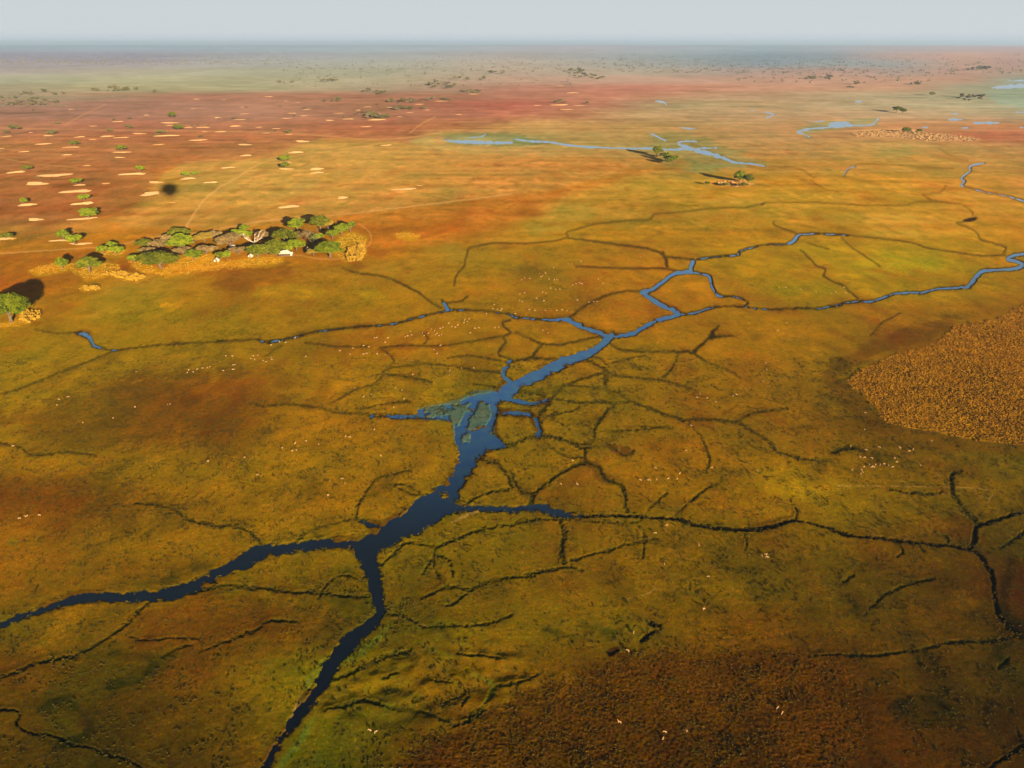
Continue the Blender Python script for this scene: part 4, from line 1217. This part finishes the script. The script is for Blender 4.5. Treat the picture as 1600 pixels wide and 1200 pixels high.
for (u, v, s) in pts:
    x, y = ground(u, v); mp = m_per_px(u, v)
    w = min(max(rng.uniform(1.6, 4.2) * mp, 5.0), 14.0) * s; h = rng.uniform(0.40, 0.7) * w
    n = 9
    d = rng.normal(size=(n, 3)); d[:, 2] = np.abs(d[:, 2]); d /= np.linalg.norm(d, axis=1, keepdims=True)
    P_l.append(np.array((x, y, 0.3)) + d * np.array((w / 2, w / 2, h))); N_l.append(d); S_l.append(np.full(n, w * 0.20))
P_l = np.concatenate(P_l); N_l = np.concatenate(N_l); S_l = np.concatenate(S_l)
o = link('distant_woodland', quads_mesh('distant_woodland', P_l, N_l, S_l, noisy_mat('distant_leaves', (0.12, 0.105, 0.06), (0.08, 0.075, 0.045), 0.02)))
tag(o, 'thin scatter of dark far-off trees fading into blue haze below the horizon', 'woodland', kind='stuff')

# ------------------------------------------------------------------ old termite mounds grown over with pale straw
STRAWM = noisy_mat('pale_straw', (0.36, 0.215, 0.090), (0.27, 0.155, 0.062), 5.0, rnd=0.12)
def mound_mesh(seed):
    V = [(0, 0, 1.0)]; F = []
    K, Rn = 28, 7
    ph = rng.uniform(0, 6.28, 4)
    for r in range(1, Rn + 1):
        for k in range(K):
            a = 2 * math.pi * k / K
            e = 1 + 0.26 * math.sin(2 * a + ph[0]) + 0.18 * math.sin(3 * a + ph[1]) + 0.07 * math.sin(7 * a + ph[2]) + 0.05 * rng.uniform(-1, 1)
            q = r / Rn
            z = (1 - q * q) ** 1.0 + (0.16 * rng.uniform(-1, 1) * (1 - q) if r < Rn else -0.08)
            V.append((q * e * math.cos(a), q * e * math.sin(a), z))
    tris = [(0, 1 + k, 1 + (k + 1) % K) for k in range(K)]
    qd = []
    for r in range(Rn - 1):
        for k in range(K):
            a = 1 + r * K + k; b = 1 + r * K + (k + 1) % K
            qd.append((a, a + K, b + K, b))
    me = bpy.data.meshes.new('termite_mound')
    me.from_pydata(V, [], tris + qd); me.materials.append(STRAWM)
    return me
MM = [mound_mesh(i) for i in range(4)]
MOUNDS = """38,237,11 26,269,15 85,274,20 57,287,22 125,289,12 120,299,22 68,225,12 75,212,9 105,242,10 112,230,14 190,238,13 187,246,10 136,259,8 208,272,21 165,287,7 243,285,13 168,213,13 190,215,10 145,218,8 217,209,12 125,214,9 185,190,9 145,197,7 265,192,13 265,196,8 262,212,19 310,219,13 320,206,6 295,199,8 318,199,12 345,206,9 340,184,9 368,197,14 382,178,7 375,187,9 382,226,11 385,243,13 357,262,11 248,226,9 307,155,7 302,170,5 350,156,5 378,168,4 229,180,6 11,213,9 3,232,5 111,171,5 48,207,6|pale straw coloured low mound among many on the left red plain|straw mounds of the left red plain
405,199,6 432,201,7 416,208,7 472,221,14 463,238,12 452,210,7 572,198,9 448,185,7 475,181,8 457,177,8 420,151,8 447,158,4 466,160,5 480,171,8 530,177,8 515,188,8 590,187,17 545,186,9 604,227,10 640,176,8 668,172,7 690,158,10 717,179,5 610,168,8 625,182,6 575,167,6 655,163,8 740,147,8 560,172,6 640,158,7|pale straw coloured mound between the bushes in the middle of the red plain|straw mounds of the middle red plain
43,320,20 130,318,16 130,342,22 55,343,15 8,373,18 92,376,18 126,381,18|straw covered mound at the lower left of the red plain beside scattered round trees|larger straw mounds at the lower left
235,303,18 270,317,7 243,300,6|low straw mound right by the round balloon shadow|straw mounds beside the balloon shadow
495,264,14 495,270,10 632,296,18 655,290,5 535,309,13 453,323,18 447,254,10 447,264,12 295,279,16 330,285,12|isolated straw mound on the smooth tan plain above the wooded island|straw mounds of the tan plain
840,165,8 886,171,9 875,164,16 905,165,10 876,134,9 895,145,10|thin straw streak of a mound on the far red tongue of land|straw mounds of the far red tongue"""
for ln in MOUNDS.split('\n'):
    pl, lb, gp = ln.split('|')
    for i, tok in enumerate(pl.split()):
        u, v, r = [float(q) for q in tok.split(',')]
        x, y, z = site(u, v, 0.25); mp = m_per_px(u, v)
        o = bpy.data.objects.new('termite_mound', MM[(i * 3) % 4]); COL.objects.link(o)
        ry = min(r * mp * rng.uniform(.8, 1.1), 3.2 * mp / math.sin(math.atan2(H_CAM, y)))
        o.location = (x, y, z); o.rotation_euler = (0, 0, rng.uniform(-.25, .25)); o.scale = (r * mp * rng.uniform(.75, 1.15), ry * rng.uniform(.5, 1.0), 0.35 + 0.028 * r * mp)
        tag(o, lb, 'mound', gp)
# small grey bushes growing on the mounds
for tok in "60,279,5 10,208,8 23,203,14 82,210,11 90,194,7 172,206,8 252,209,10 246,212,7 314,215,7 452,208,9 366,186,6 199,199,8 205,201,6 178,188,5 203,186,5 342,186,3 460,182,4 540,184,5 340,288,3 226,299,4 60,368,4 590,164,4 120,382,4 52,171,3 52,174,3 120,297,3 74,269,3 310,196,4 300,197,4 383,223,4 325,197,4 75,218,4 105,240,3 475,170,4 430,205,4 438,167,4 385,168,3".split():
    u, v, s = [float(q) for q in tok.split(',')]
    shrub(u, v, s * 1.2, max(2.0, s * 0.6), 'small dark bush growing on one of the pale mounds', 'small bushes on the mounds', 3 + ns % 3)

# ------------------------------------------------------------------ tall reeds and straw
def in_poly(poly, u, v):
    P = np.array(poly, float); ins = np.zeros(u.shape, bool); n = len(P)
    for i in range(n):
        ax, ay = P[i]; bx, by = P[(i + 1) % n]
        ins ^= ((ay > v) != (by > v)) & (u < (bx - ax) * (v - ay) / (by - ay + 1e-12) + ax)
    return ins


def tuft_cloud(name, polys, spacing, h, w, mat, z0=0.3, dens_noise=0.0, per=3, jag=0.0, band=0.0):
    VV_, n_all = [], 0
    for poly in polys:
        P = np.array(poly, float)
        gx, gy = ground(P[:, 0], P[:, 1])
        a = (gx.max() - gx.min()) * (gy.max() - gy.min())
        n = int(a / spacing ** 2)
        x = rng.uniform(gx.min(), gx.max(), n); y = rng.uniform(gy.min(), gy.max(), n)
        u, v = to_px(x, y)
        if jag:
            u = u + jag * noise(x / 7, y / 7, 51) + jag * 0.5 * noise(x / 2.5, y / 2.5, 52); v = v + jag * 0.6 * noise(x / 7, y / 7, 53)
        k = in_poly(poly, u, v)
        if band:
            wi = W_[np.clip(np.searchsorted(v_all, v), 0, NV - 1), np.clip(np.searchsorted(U, u), 0, NU - 1)]
            k &= (wi > 0.4) & (wi < band)
        if dens_noise:
            k &= (noise(x / 9.0, y / 9.0, 61) + 0.5 * noise(x / 3.0, y / 3.0, 62)) > -dens_noise
        x, y = x[k], y[k]
        hh = h * rng.uniform(0.55, 1.2, len(x)) * (1 + 0.25 * noise(x / 6, y / 6, 63))
        for j in range(per):
            ang = rng.uniform(0, math.pi, len(x)); dx, dy = np.cos(ang) * w / 2, np.sin(ang) * w / 2
            ox, oy = rng.normal(0, w * .3, len(x)), rng.normal(0, w * .3, len(x))
            lx, ly = rng.normal(0, h * .18, len(x)), rng.normal(0, h * .18, len(x))
            q = hh * rng.uniform(.7, 1, len(x))
            b0 = np.stack([x + ox - dx * .5, y + oy - dy * .5, np.full(len(x), z0)], 1)
            b1 = np.stack([x + ox + dx * .5, y + oy + dy * .5, np.full(len(x), z0)], 1)
            t1 = np.stack([x + ox + dx + lx, y + oy + dy + ly, z0 + q], 1)
            t0 = np.stack([x + ox - dx + lx, y + oy - dy + ly, z0 + q * .93], 1)
            VV_.append(np.stack([b0, b1, t1, t0], 1).reshape(-1, 3))
    V = np.concatenate(VV_)
    return link(name, mesh_np(name, V, np.arange(len(V)).reshape(-1, 4), mat))


RM = noisy_mat('golden_reeds', (0.34, 0.155, 0.007), (0.22, 0.095, 0.005), 0.12)
o = tuft_cloud('reed_bed', [REED], 0.85, 0.55, 0.7, RM, 0.35, 0.9, 2, 8)
tag(o, 'dense bed of tall golden brown reeds at the right edge', 'reed bed', kind='stuff')
SM = noisy_mat('tall_straw', (0.35, 0.200, 0.018), (0.23, 0.125, 0.010), 0.3)
o = tuft_cloud('straw_grass', STRAW, 1.6, 0.55, 1.0, SM, 0.3, 0.25, 2, 6)
tag(o, 'tall yellow straw grass around the wooded island and the mounds beside it', 'straw grass', kind='stuff')
o = tuft_cloud('straw_tussocks', [[(540,402),(545,388),(565,383),(572,395),(565,408),(545,410)], [(30,500),(35,487),(62,486),(63,498),(45,506)], [(127,449),(150,448),(158,453),(132,456)], [(160,430),(185,425),(230,433),(212,440),(190,436)]], 1.5, 2.2, 1.3, SM, 0.3, 0.3, 3, 1)
tag(o, 'taller clumps of golden straw at the ends of the wooded island', 'straw tussocks', kind='stuff')
o = tuft_cloud('far_straw_tussocks', [[(1330,210),(1345,205),(1420,203),(1445,208),(1480,211),(1530,216),(1520,221),(1450,221),(1400,214),(1340,214)], [(1110,288),(1135,282),(1160,282),(1178,289),(1150,293)]], 5.0, 2.0, 3.2, STRAWM, 0.3, 0.1, 2, 1)
tag(o, 'pale tussocks on the low sandy banks right of centre', 'straw tussocks', kind='stuff')
o = tuft_cloud('grass_tussocks', [[(-80,560),(1680,560),(1680,1235),(-80,1235)]], 1.45, 0.42, 0.55, noisy_mat('tussock_grass', (0.066, 0.046, 0.005), (0.034, 0.030, 0.004), 0.06), 0.30, 0.02, 2, 0, 9999.0)
tag(o, 'scattered low grass tussocks over the near plain', 'tussocks', kind='stuff')
o = tuft_cloud('speckled_tufts', [[(590,1215),(640,1150),(760,1110),(830,1075),(900,1040),(980,1015),(1060,1012),(1160,1012),(1260,1010),(1310,1030),(1360,1060),(1330,1090),(1360,1140),(1330,1230)]], 2.4, 0.28, 0.34, noisy_mat('dry_tufts', (0.17, 0.095, 0.012), (0.09, 0.048, 0.007), 0.4), 0.38, 0.25, 2, 10)
tag(o, 'sparse dry tufts speckling the dark burnt ground in the lower right', 'dry tufts', kind='stuff')
o = tuft_cloud('bank_sedge', [[(555,855),(600,825),(640,835),(600,865),(585,900),(600,960),(590,990),(545,1030),(500,1095),(440,1180),(415,1215),(395,1205),(430,1140),(480,1085),(495,1040),(560,975),(575,930),(560,890)],
    [(0,985),(50,950),(130,925),(230,920),(290,905),(350,880),(420,850),(560,840),(560,865),(440,873),(370,900),(300,925),(240,950),(130,950),(60,970)],
    [(600,820),(660,780),(700,760),(715,720),(708,690),(730,690),(735,760),(760,795),(900,800),(900,815),(720,808),(660,835),(620,850)]], 1.1, 0.45, 0.7, noisy_mat('green_sedge', (0.055, 0.055, 0.008), (0.10, 0.075, 0.010), 0.3), 0.05, 0.05, 2, 3, 6.0)
tag(o, 'ragged green brown sedge along the river banks', 'sedge', kind='stuff')

# ------------------------------------------------------------------ the antelope herds
def antelope_mesh(graze):
    P = {'pel': (-.42, 0, .80), 'mid': (0, 0, .76), 'sho': (.38, 0, .84), 'nk': (.58, 0, 1.02), 'hd': (.74, 0, 1.28), 'mz': (.95, 0, 1.20), 'tl': (-.60, 0, .72)}
    if graze:
        P.update(nk=(.64, 0, .68), hd=(.84, 0, .40), mz=(.90, 0, .18))
    for s, n in ((1, 'l'), (-1, 'r')):
        P['fk' + n] = (.42, .11 * s, .45); P['ff' + n] = (.40, .12 * s, .02)
        P['st' + n] = (-.36, .13 * s, .56); P['hk' + n] = (-.52, .13 * s, .34); P['hf' + n] = (-.45, .13 * s, .02)
        P['er' + n] = (P['hd'][0] - .07, .12 * s, P['hd'][2] + .08)
    E_ = [('pel', 'mid'), ('mid', 'sho'), ('sho', 'nk'), ('nk', 'hd'), ('hd', 'mz'), ('pel', 'tl')]
    for n in 'lr':
        E_ += [('sho', 'fk' + n), ('fk' + n, 'ff' + n), ('pel', 'st' + n), ('st' + n, 'hk' + n), ('hk' + n, 'hf' + n), ('hd', 'er' + n)]
    R = {'pel': .20, 'mid': .23, 'sho': .21, 'nk': .12, 'hd': .095, 'mz': .045, 'tl': .035}
    ks = list(P); me = bpy.data.meshes.new('antelope')
    me.from_pydata([P[k] for k in ks], [(ks.index(a), ks.index(b)) for a, b in E_], [])
    ob = bpy.data.objects.new('antelope_skin', me); COL.objects.link(ob)
    ob.modifiers.new('s', 'SKIN'); sv = me.skin_vertices[0].data
    for i, k in enumerate(ks):
        r = R.get(k) or (.07 if k[:2] == 'fk' else .11 if k[:2] == 'st' else .045 if k[:2] == 'hk' else .032)
        sv[i].radius = (r * .8, r); sv[i].use_root = (k == 'pel')
    m2 = ob.modifiers.new('u', 'SUBSURF'); m2.levels = 1
    dg = bpy.context.evaluated_depsgraph_get()
    out = bpy.data.meshes.new_from_object(ob.evaluated_get(dg))
    COL.objects.unlink(ob); bpy.data.objects.remove(ob)
    for p in out.polygons: p.use_smooth = True
    # lyre horns
    if not graze:
        V, F = join_np([tube_np([(.72, .05 * s, 1.34), (.62, .10 * s, 1.55), (.60, .16 * s, 1.75)], [.022, .018, .006], 4) for s in (1, -1)])
        b0 = len(out.vertices)
        import bmesh
        bm = bmesh.new(); bm.from_mesh(out)
        vs_ = [bm.verts.new(q) for q in V]
        for f in F: bm.faces.new([vs_[i] for i in f])
        bm.to_mesh(out); bm.free()
    out.name = 'antelope'
    return out


ma, t, b = new_mat('tawny_coat')
tc = t.nodes.new('ShaderNodeTexCoord'); sp_ = t.nodes.new('ShaderNodeSeparateXYZ'); t.links.new(tc.outputs['Object'], sp_.inputs[0])
r1 = t.nodes.new('ShaderNodeValToRGB')      # white belly, tawny back
r1.color_ramp.elements[0].position = 0.64; r1.color_ramp.elements[0].color = (0.38, 0.25, 0.12, 1)
r1.color_ramp.elements[1].position = 0.80; r1.color_ramp.elements[1].color = (0.34, 0.17, 0.06, 1)
t.links.new(sp_.outputs[2], r1.inputs[0]); 
r2 = t.nodes.new('ShaderNodeMapRange'); r2.inputs[1].default_value = -0.36; r2.inputs[2].default_value = -0.50
t.links.new(sp_.outputs[0], r2.inputs[0])
mx = t.nodes.new('ShaderNodeMix'); mx.data_type = 'RGBA'; mx.inputs[7].default_value = (0.42, 0.29, 0.14, 1)
t.links.new(r2.outputs[0], mx.inputs[0]); t.links.new(r1.outputs[0], mx.inputs[6]); t.links.new(mx.outputs[2], b.inputs['Base Color'])
AN = [antelope_mesh(False), antelope_mesh(True)]
for m_ in AN:
    m_.materials.clear(); m_.materials.append(ma)
HERDS = """293,583 295,579 302,582 308,578 316,576 324,575 328,574 349,580 364,571 367,571 364,578 366,578 353,557 363,557 392,561 396,557 398,562 213,582|above the large brown patch on the left
89,634 92,625 107,621 211,637 177,654 130,661 262,633 266,632|spread over the large brown patch on the left
31,811 41,808 43,806 62,806|in the small row at the far left edge
325,722 382,716 402,743 441,701 457,705 463,704 461,694 478,690 498,695 540,683 546,684 585,672 595,713 535,749 539,756 513,775 21,698|on the open grass left of the main river
554,607 568,621 580,617 618,607 628,610 631,624 615,637|just above the narrow inlet left of the pool
772,477 770,483 777,484 782,486 784,483 760,491 726,501 730,503 733,499 725,505 688,514 692,512 701,506 706,511 711,512 715,509 742,514 735,521 773,513 779,512 748,513 641,519 643,524 633,527 637,526 660,521 663,525 669,522 674,515 679,518 683,522 686,525 690,524 680,524|in the herd under the long thin stream at centre
585,529 589,528 602,536 606,529 568,541 576,543 551,545 547,554 531,549 568,554 573,553 589,554 602,555 683,553 688,541 678,547 721,576 740,576 703,580 702,587 645,586 411,564 424,560 425,563 416,566 478,558 437,535 446,536 424,540 461,529 403,556|in the loose line below the long thin stream left of centre
815,438 820,435 828,436 843,428 852,427 865,419 888,413 893,413 908,409 845,433 848,432 853,428 858,437 866,438 870,438 895,446 900,444 905,442 908,444 910,444 935,437 942,444 812,460 820,458 848,457 853,459 860,451 868,453 875,453 816,472 812,470 850,471 838,467 902,470 920,473 928,472 933,472|in the far herd above the stream near the centre
827,485 836,486 852,486 870,486 878,485 886,486 848,517 856,521 805,491|beside the stream where it meets the river at centre
1217,450 1228,450 1252,453 1275,457 1299,459 1306,457 1319,450 1322,459 1229,505 1215,518|by the blue stream right of centre
1197,568 1198,578 1192,597|alone on the smooth grass right of the river junctions
1089,622 1094,616 1105,623 1118,629 1145,619 1151,618 1080,666 1072,705|on the grass between the winding trails right of the pool
895,721 1024,732 1062,741 1044,749 1058,749 1026,750 1012,751 1015,751 1000,751 1112,732 1184,736 876,757 902,758|above the black channel right of the main river
1042,822 1024,834 1092,853 1038,882 1190,869 1196,868 1198,872 1107,902 1100,953 990,989 981,1018|below the black channel right of the main river
968,1130 1038,1145 1036,1155 1072,1143 1215,1107 1222,1115|on the dark burnt ground in the lower right
1329,698 1353,704 1374,700 1406,701 1420,706 1427,703 1344,715 1351,716 1362,717 1398,717 1401,723 1368,727 1375,727 1381,726 1346,735 1350,731 1358,727 1362,731 1365,731 1331,735 1345,741 1348,739 1388,728 1395,731 1438,728 1352,646 1351,672 1455,690|in the dense herd below the reed bed
577,1142 587,1145|of the pair near the bottom edge right of the river"""
na = 0
for ln in HERDS.split('\n'):
    pl, where = ln.split('|')
    for tok in pl.split():
        u, v = [float(q) for q in tok.split(',')]
        g = (na * 5) % 3 != 0
        x, y, z = site(u, v, 0.40)
        o = bpy.data.objects.new('antelope', AN[1 if g else 0]); COL.objects.link(o)
        s = rng.uniform(0.75, 0.98)
        o.location = (x, y, z); o.scale = (s, s, s); o.rotation_euler = (0, 0, rng.uniform(0, 6.28))
        tag(o, 'tawny white-bellied antelope ' + ('grazing ' if g else 'standing ') + where, 'antelope', 'antelopes ' + where + (' grazing' if g else ' standing'))
        na += 1

# ------------------------------------------------------------------ the tented camp
CANVAS = noisy_mat('cream_canvas', (0.46, 0.38, 0.29), (0.36, 0.29, 0.20), 0.8, 0.9)
KHAKI = noisy_mat('khaki_canvas', (0.30, 0.20, 0.11), (0.20, 0.13, 0.07), 0.8)  # darker canvas for the back wall
WOOD = noisy_mat('weathered_wood', (0.16, 0.10, 0.06), (0.09, 0.06, 0.04), 2.0)


def box(x0, x1, y0, y1, z0, z1):
    V = [(x, y, z) for z in (z0, z1) for x, y in ((x0, y0), (x1, y0), (x1, y1), (x0, y1))]
    return V, [(3, 2, 1, 0), (4, 5, 6, 7), (0, 1, 5, 4), (1, 2, 6, 5), (2, 3, 7, 6), (3, 0, 4, 7)]


def mess_tent(u, v, rot, label):
    root = bpy.data.objects.new('mess_tent', None); COL.objects.link(root)
    root.location = site(u, v, 0.4); root.rotation_euler = (0, 0, rot)
    tag(root, label, 'tent')
    nx, ny = 41, 17; LX, LY = 7.2, 3.4
    V = []
    for j in range(ny):
        for i in range(nx):
            x = -LX + 2 * LX * i / (nx - 1); y = -LY + 2 * LY * j / (ny - 1)
            pk = max(0, 1 - math.hypot(x + 1.8, y) / 4.2) ** 1.3 * 2.1 + max(0, 1 - math.hypot(x - 1.9, y) / 4.0) ** 1.3 * 2.4 + max(0, 1 - math.hypot(x + 5.4, y) / 3.0) * 0.8
            z = 2.35 + pk + 0.7 * (1 - abs(y) / LY) - 0.28 * math.cos(x * 2.6) * (abs(y) / LY) ** 2
            V.append((x * (1 + 0.06 * abs(y) / LY), y, z))
    F = [(j * nx + i, j * nx + i + 1, (j + 1) * nx + i + 1, (j + 1) * nx + i) for j in range(ny - 1) for i in range(nx - 1)]
    o = link('canvas_roof', mesh_np('canvas_roof', V, F, CANVAS, True), root)
    sd_ = o.modifiers.new('thickness', 'SOLIDIFY'); sd_.thickness = 0.05
    link('back_wall', mesh_np('back_wall', *box(-6.8, 6.8, 3.0, 3.1, 0.3, 2.5), KHAKI), root)
    link('side_wall', mesh_np('side_wall', *box(5.0, 6.9, -3.0, -2.9, 0.3, 2.45), CANVAS), root)
    link('deck', mesh_np('deck', *box(-7.4, 7.4, -3.8, 3.4, -0.1, 0.3), WOOD), root)
    for px in (-6.8, -4.0, -1.2, 1.6, 4.6, 6.8):
        link('pole', mesh_np('pole', *join_np([tube_np([(px, -3.2, 0.3), (px, -3.2, 2.4)], [.07, .06])]), WOOD), root)
    return root
mess_tent(446, 399, 0.12, 'large white peaked mess tent on a low deck at the front of the island')


def small_tent(u, v, s, rot, label):
    root = bpy.data.objects.new('tent', None); COL.objects.link(root)
    root.location = site(u, v, 0.4); root.rotation_euler = (0, 0, rot); root.scale = (s, s, s)
    tag(root, label, 'tent')
    a, l, h, w = 1.9, 2.6, 2.5, 1.35
    V = [(-a, -l, w), (a, -l, w), (0, -l, h + .5), (-a, l, w), (a, l, w), (0, l, h + .5), (-a * 1.15, -l, w - .25), (a * 1.15, -l, w - .25), (-a * 1.15, l, w - .25), (a * 1.15, l, w - .25)]
    me = mesh_np('canvas_roof', V, [(0, 2, 5, 3), (2, 1, 4, 5), (6, 0, 3, 8), (1, 7, 9, 4)], CANVAS)
    o = link('canvas_roof', me, root); m_ = o.modifiers.new('t', 'SOLIDIFY'); m_.thickness = .05
    pw = [box(-a * .98, -a * .93, -l * .95, l * .95, 0, w), box(a * .93, a * .98, -l * .95, l * .95, 0, w)]
    link('side_wall', mesh_np('side_wall', *join_np(pw), CANVAS), root)
    V = [(-a * .93, -l * .9, 0), (-.5, -l * .9, 0), (-.5, -l * .9, h - .05), (-a * .93, -l * .9, w), (.5, -l * .9, 0), (a * .93, -l * .9, 0), (a * .93, -l * .9, w), (.5, -l * .9, h - .05)]
    link('front_flap', mesh_np('front_flap', V, [(0, 1, 2, 3), (4, 5, 6, 7)], CANVAS), root)
    for y_ in (-l * 1.05,):
        link('pole', mesh_np('pole', *join_np([tube_np([(0, y_, 0), (0, y_, h + .5)], [.05, .05])]), WOOD), root)
small_tent(339, 408, 1.15, 0.1, 'small cream tent alone in the yellow grass at the island front')
small_tent(392, 401, 1.0, -0.1, 'small cream cone-like tent left of the large mess tent')
small_tent(277, 393, 0.75, 0.2, 'pale tent peeping out under the bright green domed tree, right one')
small_tent(271, 394, 0.55, 0.0, 'smallest pale tent under the bright green domed tree, left one')
small_tent(364, 387, 1.0, 1.2, 'pale tent roof below the wide leafless tree mid-island')
small_tent(481, 390, 0.9, 0.5, 'pale tent half hidden right of the mess tent')

# ------------------------------------------------------------------ the balloon over the camera, whose round shadow lies on the plain
root = bpy.data.objects.new('hot_air_balloon', None); COL.objects.link(root)
root.location = (BALLOON.x, BALLOON.y, BALLOON.z - 17.5)
tag(root, 'hot air balloon above the viewpoint, throwing the round dark shadow on the tan plain', 'balloon')
V, F = [], []
prof = [(0.9, 6.5), (3.2, 8.2), (6.2, 10.6), (9.2, 13.8), (11.2, 17.0), (11.6, 19.6), (10.8, 22.8), (8.2, 26.0), (4.4, 28.2), (0.6, 29.0)]
K = 48
for r, z in prof:
    for k in range(K):
        a = 2 * math.pi * k / K; q = r * (1 + 0.02 * abs(math.sin(a * 12)))
        V.append((q * math.cos(a), q * math.sin(a), z))
F = [(i * K + k, i * K + (k + 1) % K, (i + 1) * K + (k + 1) % K, (i + 1) * K + k) for i in range(len(prof) - 1) for k in range(K)]
link('envelope', mesh_np('envelope', V, F, noisy_mat('balloon_cloth', (0.35, 0.05, 0.03), (0.30, 0.04, 0.03), 0.1), True), root)
V, F = join_np([box(-1.1, 1.1, -1.1, -1.0, 0, 1.15), box(-1.1, 1.1, 1.0, 1.1, 0, 1.15), box(-1.1, -1.0, -1.0, 1.0, 0, 1.15), box(1.0, 1.1, -1.0, 1.0, 0, 1.15), box(-1.1, 1.1, -1.1, 1.1, -.06, -.003)])
link('basket', mesh_np('basket', V, F, WOOD), root)
for sx in (1, -1):
    for sy in (1, -1):
        link('suspension_rope', mesh_np('suspension_rope', *join_np([tube_np([(sx, sy, 1.15), (sx * .8, sy * .8, 7.3)], [.03, .02], 4)]), WOOD), root)
link('burner', mesh_np('burner', *join_np([tube_np([(0, 0, 2.5), (0, 0, 3.3)], [.18, .22], 8)]), PALE), root)

# ------------------------------------------------------------------ the dusty air over the plain
R = 75000.0
vs_ = [(x, y, z) for z in (-2.0, 236.0) for x, y in ((-R, -20000), (R, -20000), (R, R), (-R, R))]
fs_ = [(3, 2, 1, 0), (4, 5, 6, 7), (0, 1, 5, 4), (1, 2, 6, 5), (2, 3, 7, 6), (3, 0, 4, 7)]
mh = bpy.data.materials.new('haze'); mh.use_nodes = True
t = mh.node_tree
t.nodes.remove(t.nodes['Principled BSDF'])
pv = t.nodes.new('ShaderNodeVolumePrincipled')
pv.inputs['Density'].default_value = SIG
pv.inputs['Color'].default_value = (0.455, 0.61, 0.79, 1)
pv.inputs['Anisotropy'].default_value = 0.15
t.links.new(pv.outputs[0], t.nodes['Material Output'].inputs['Volume'])
hz = link('haze', mesh_np('haze', vs_, fs_, mh))
tag(hz, kind='stuff')
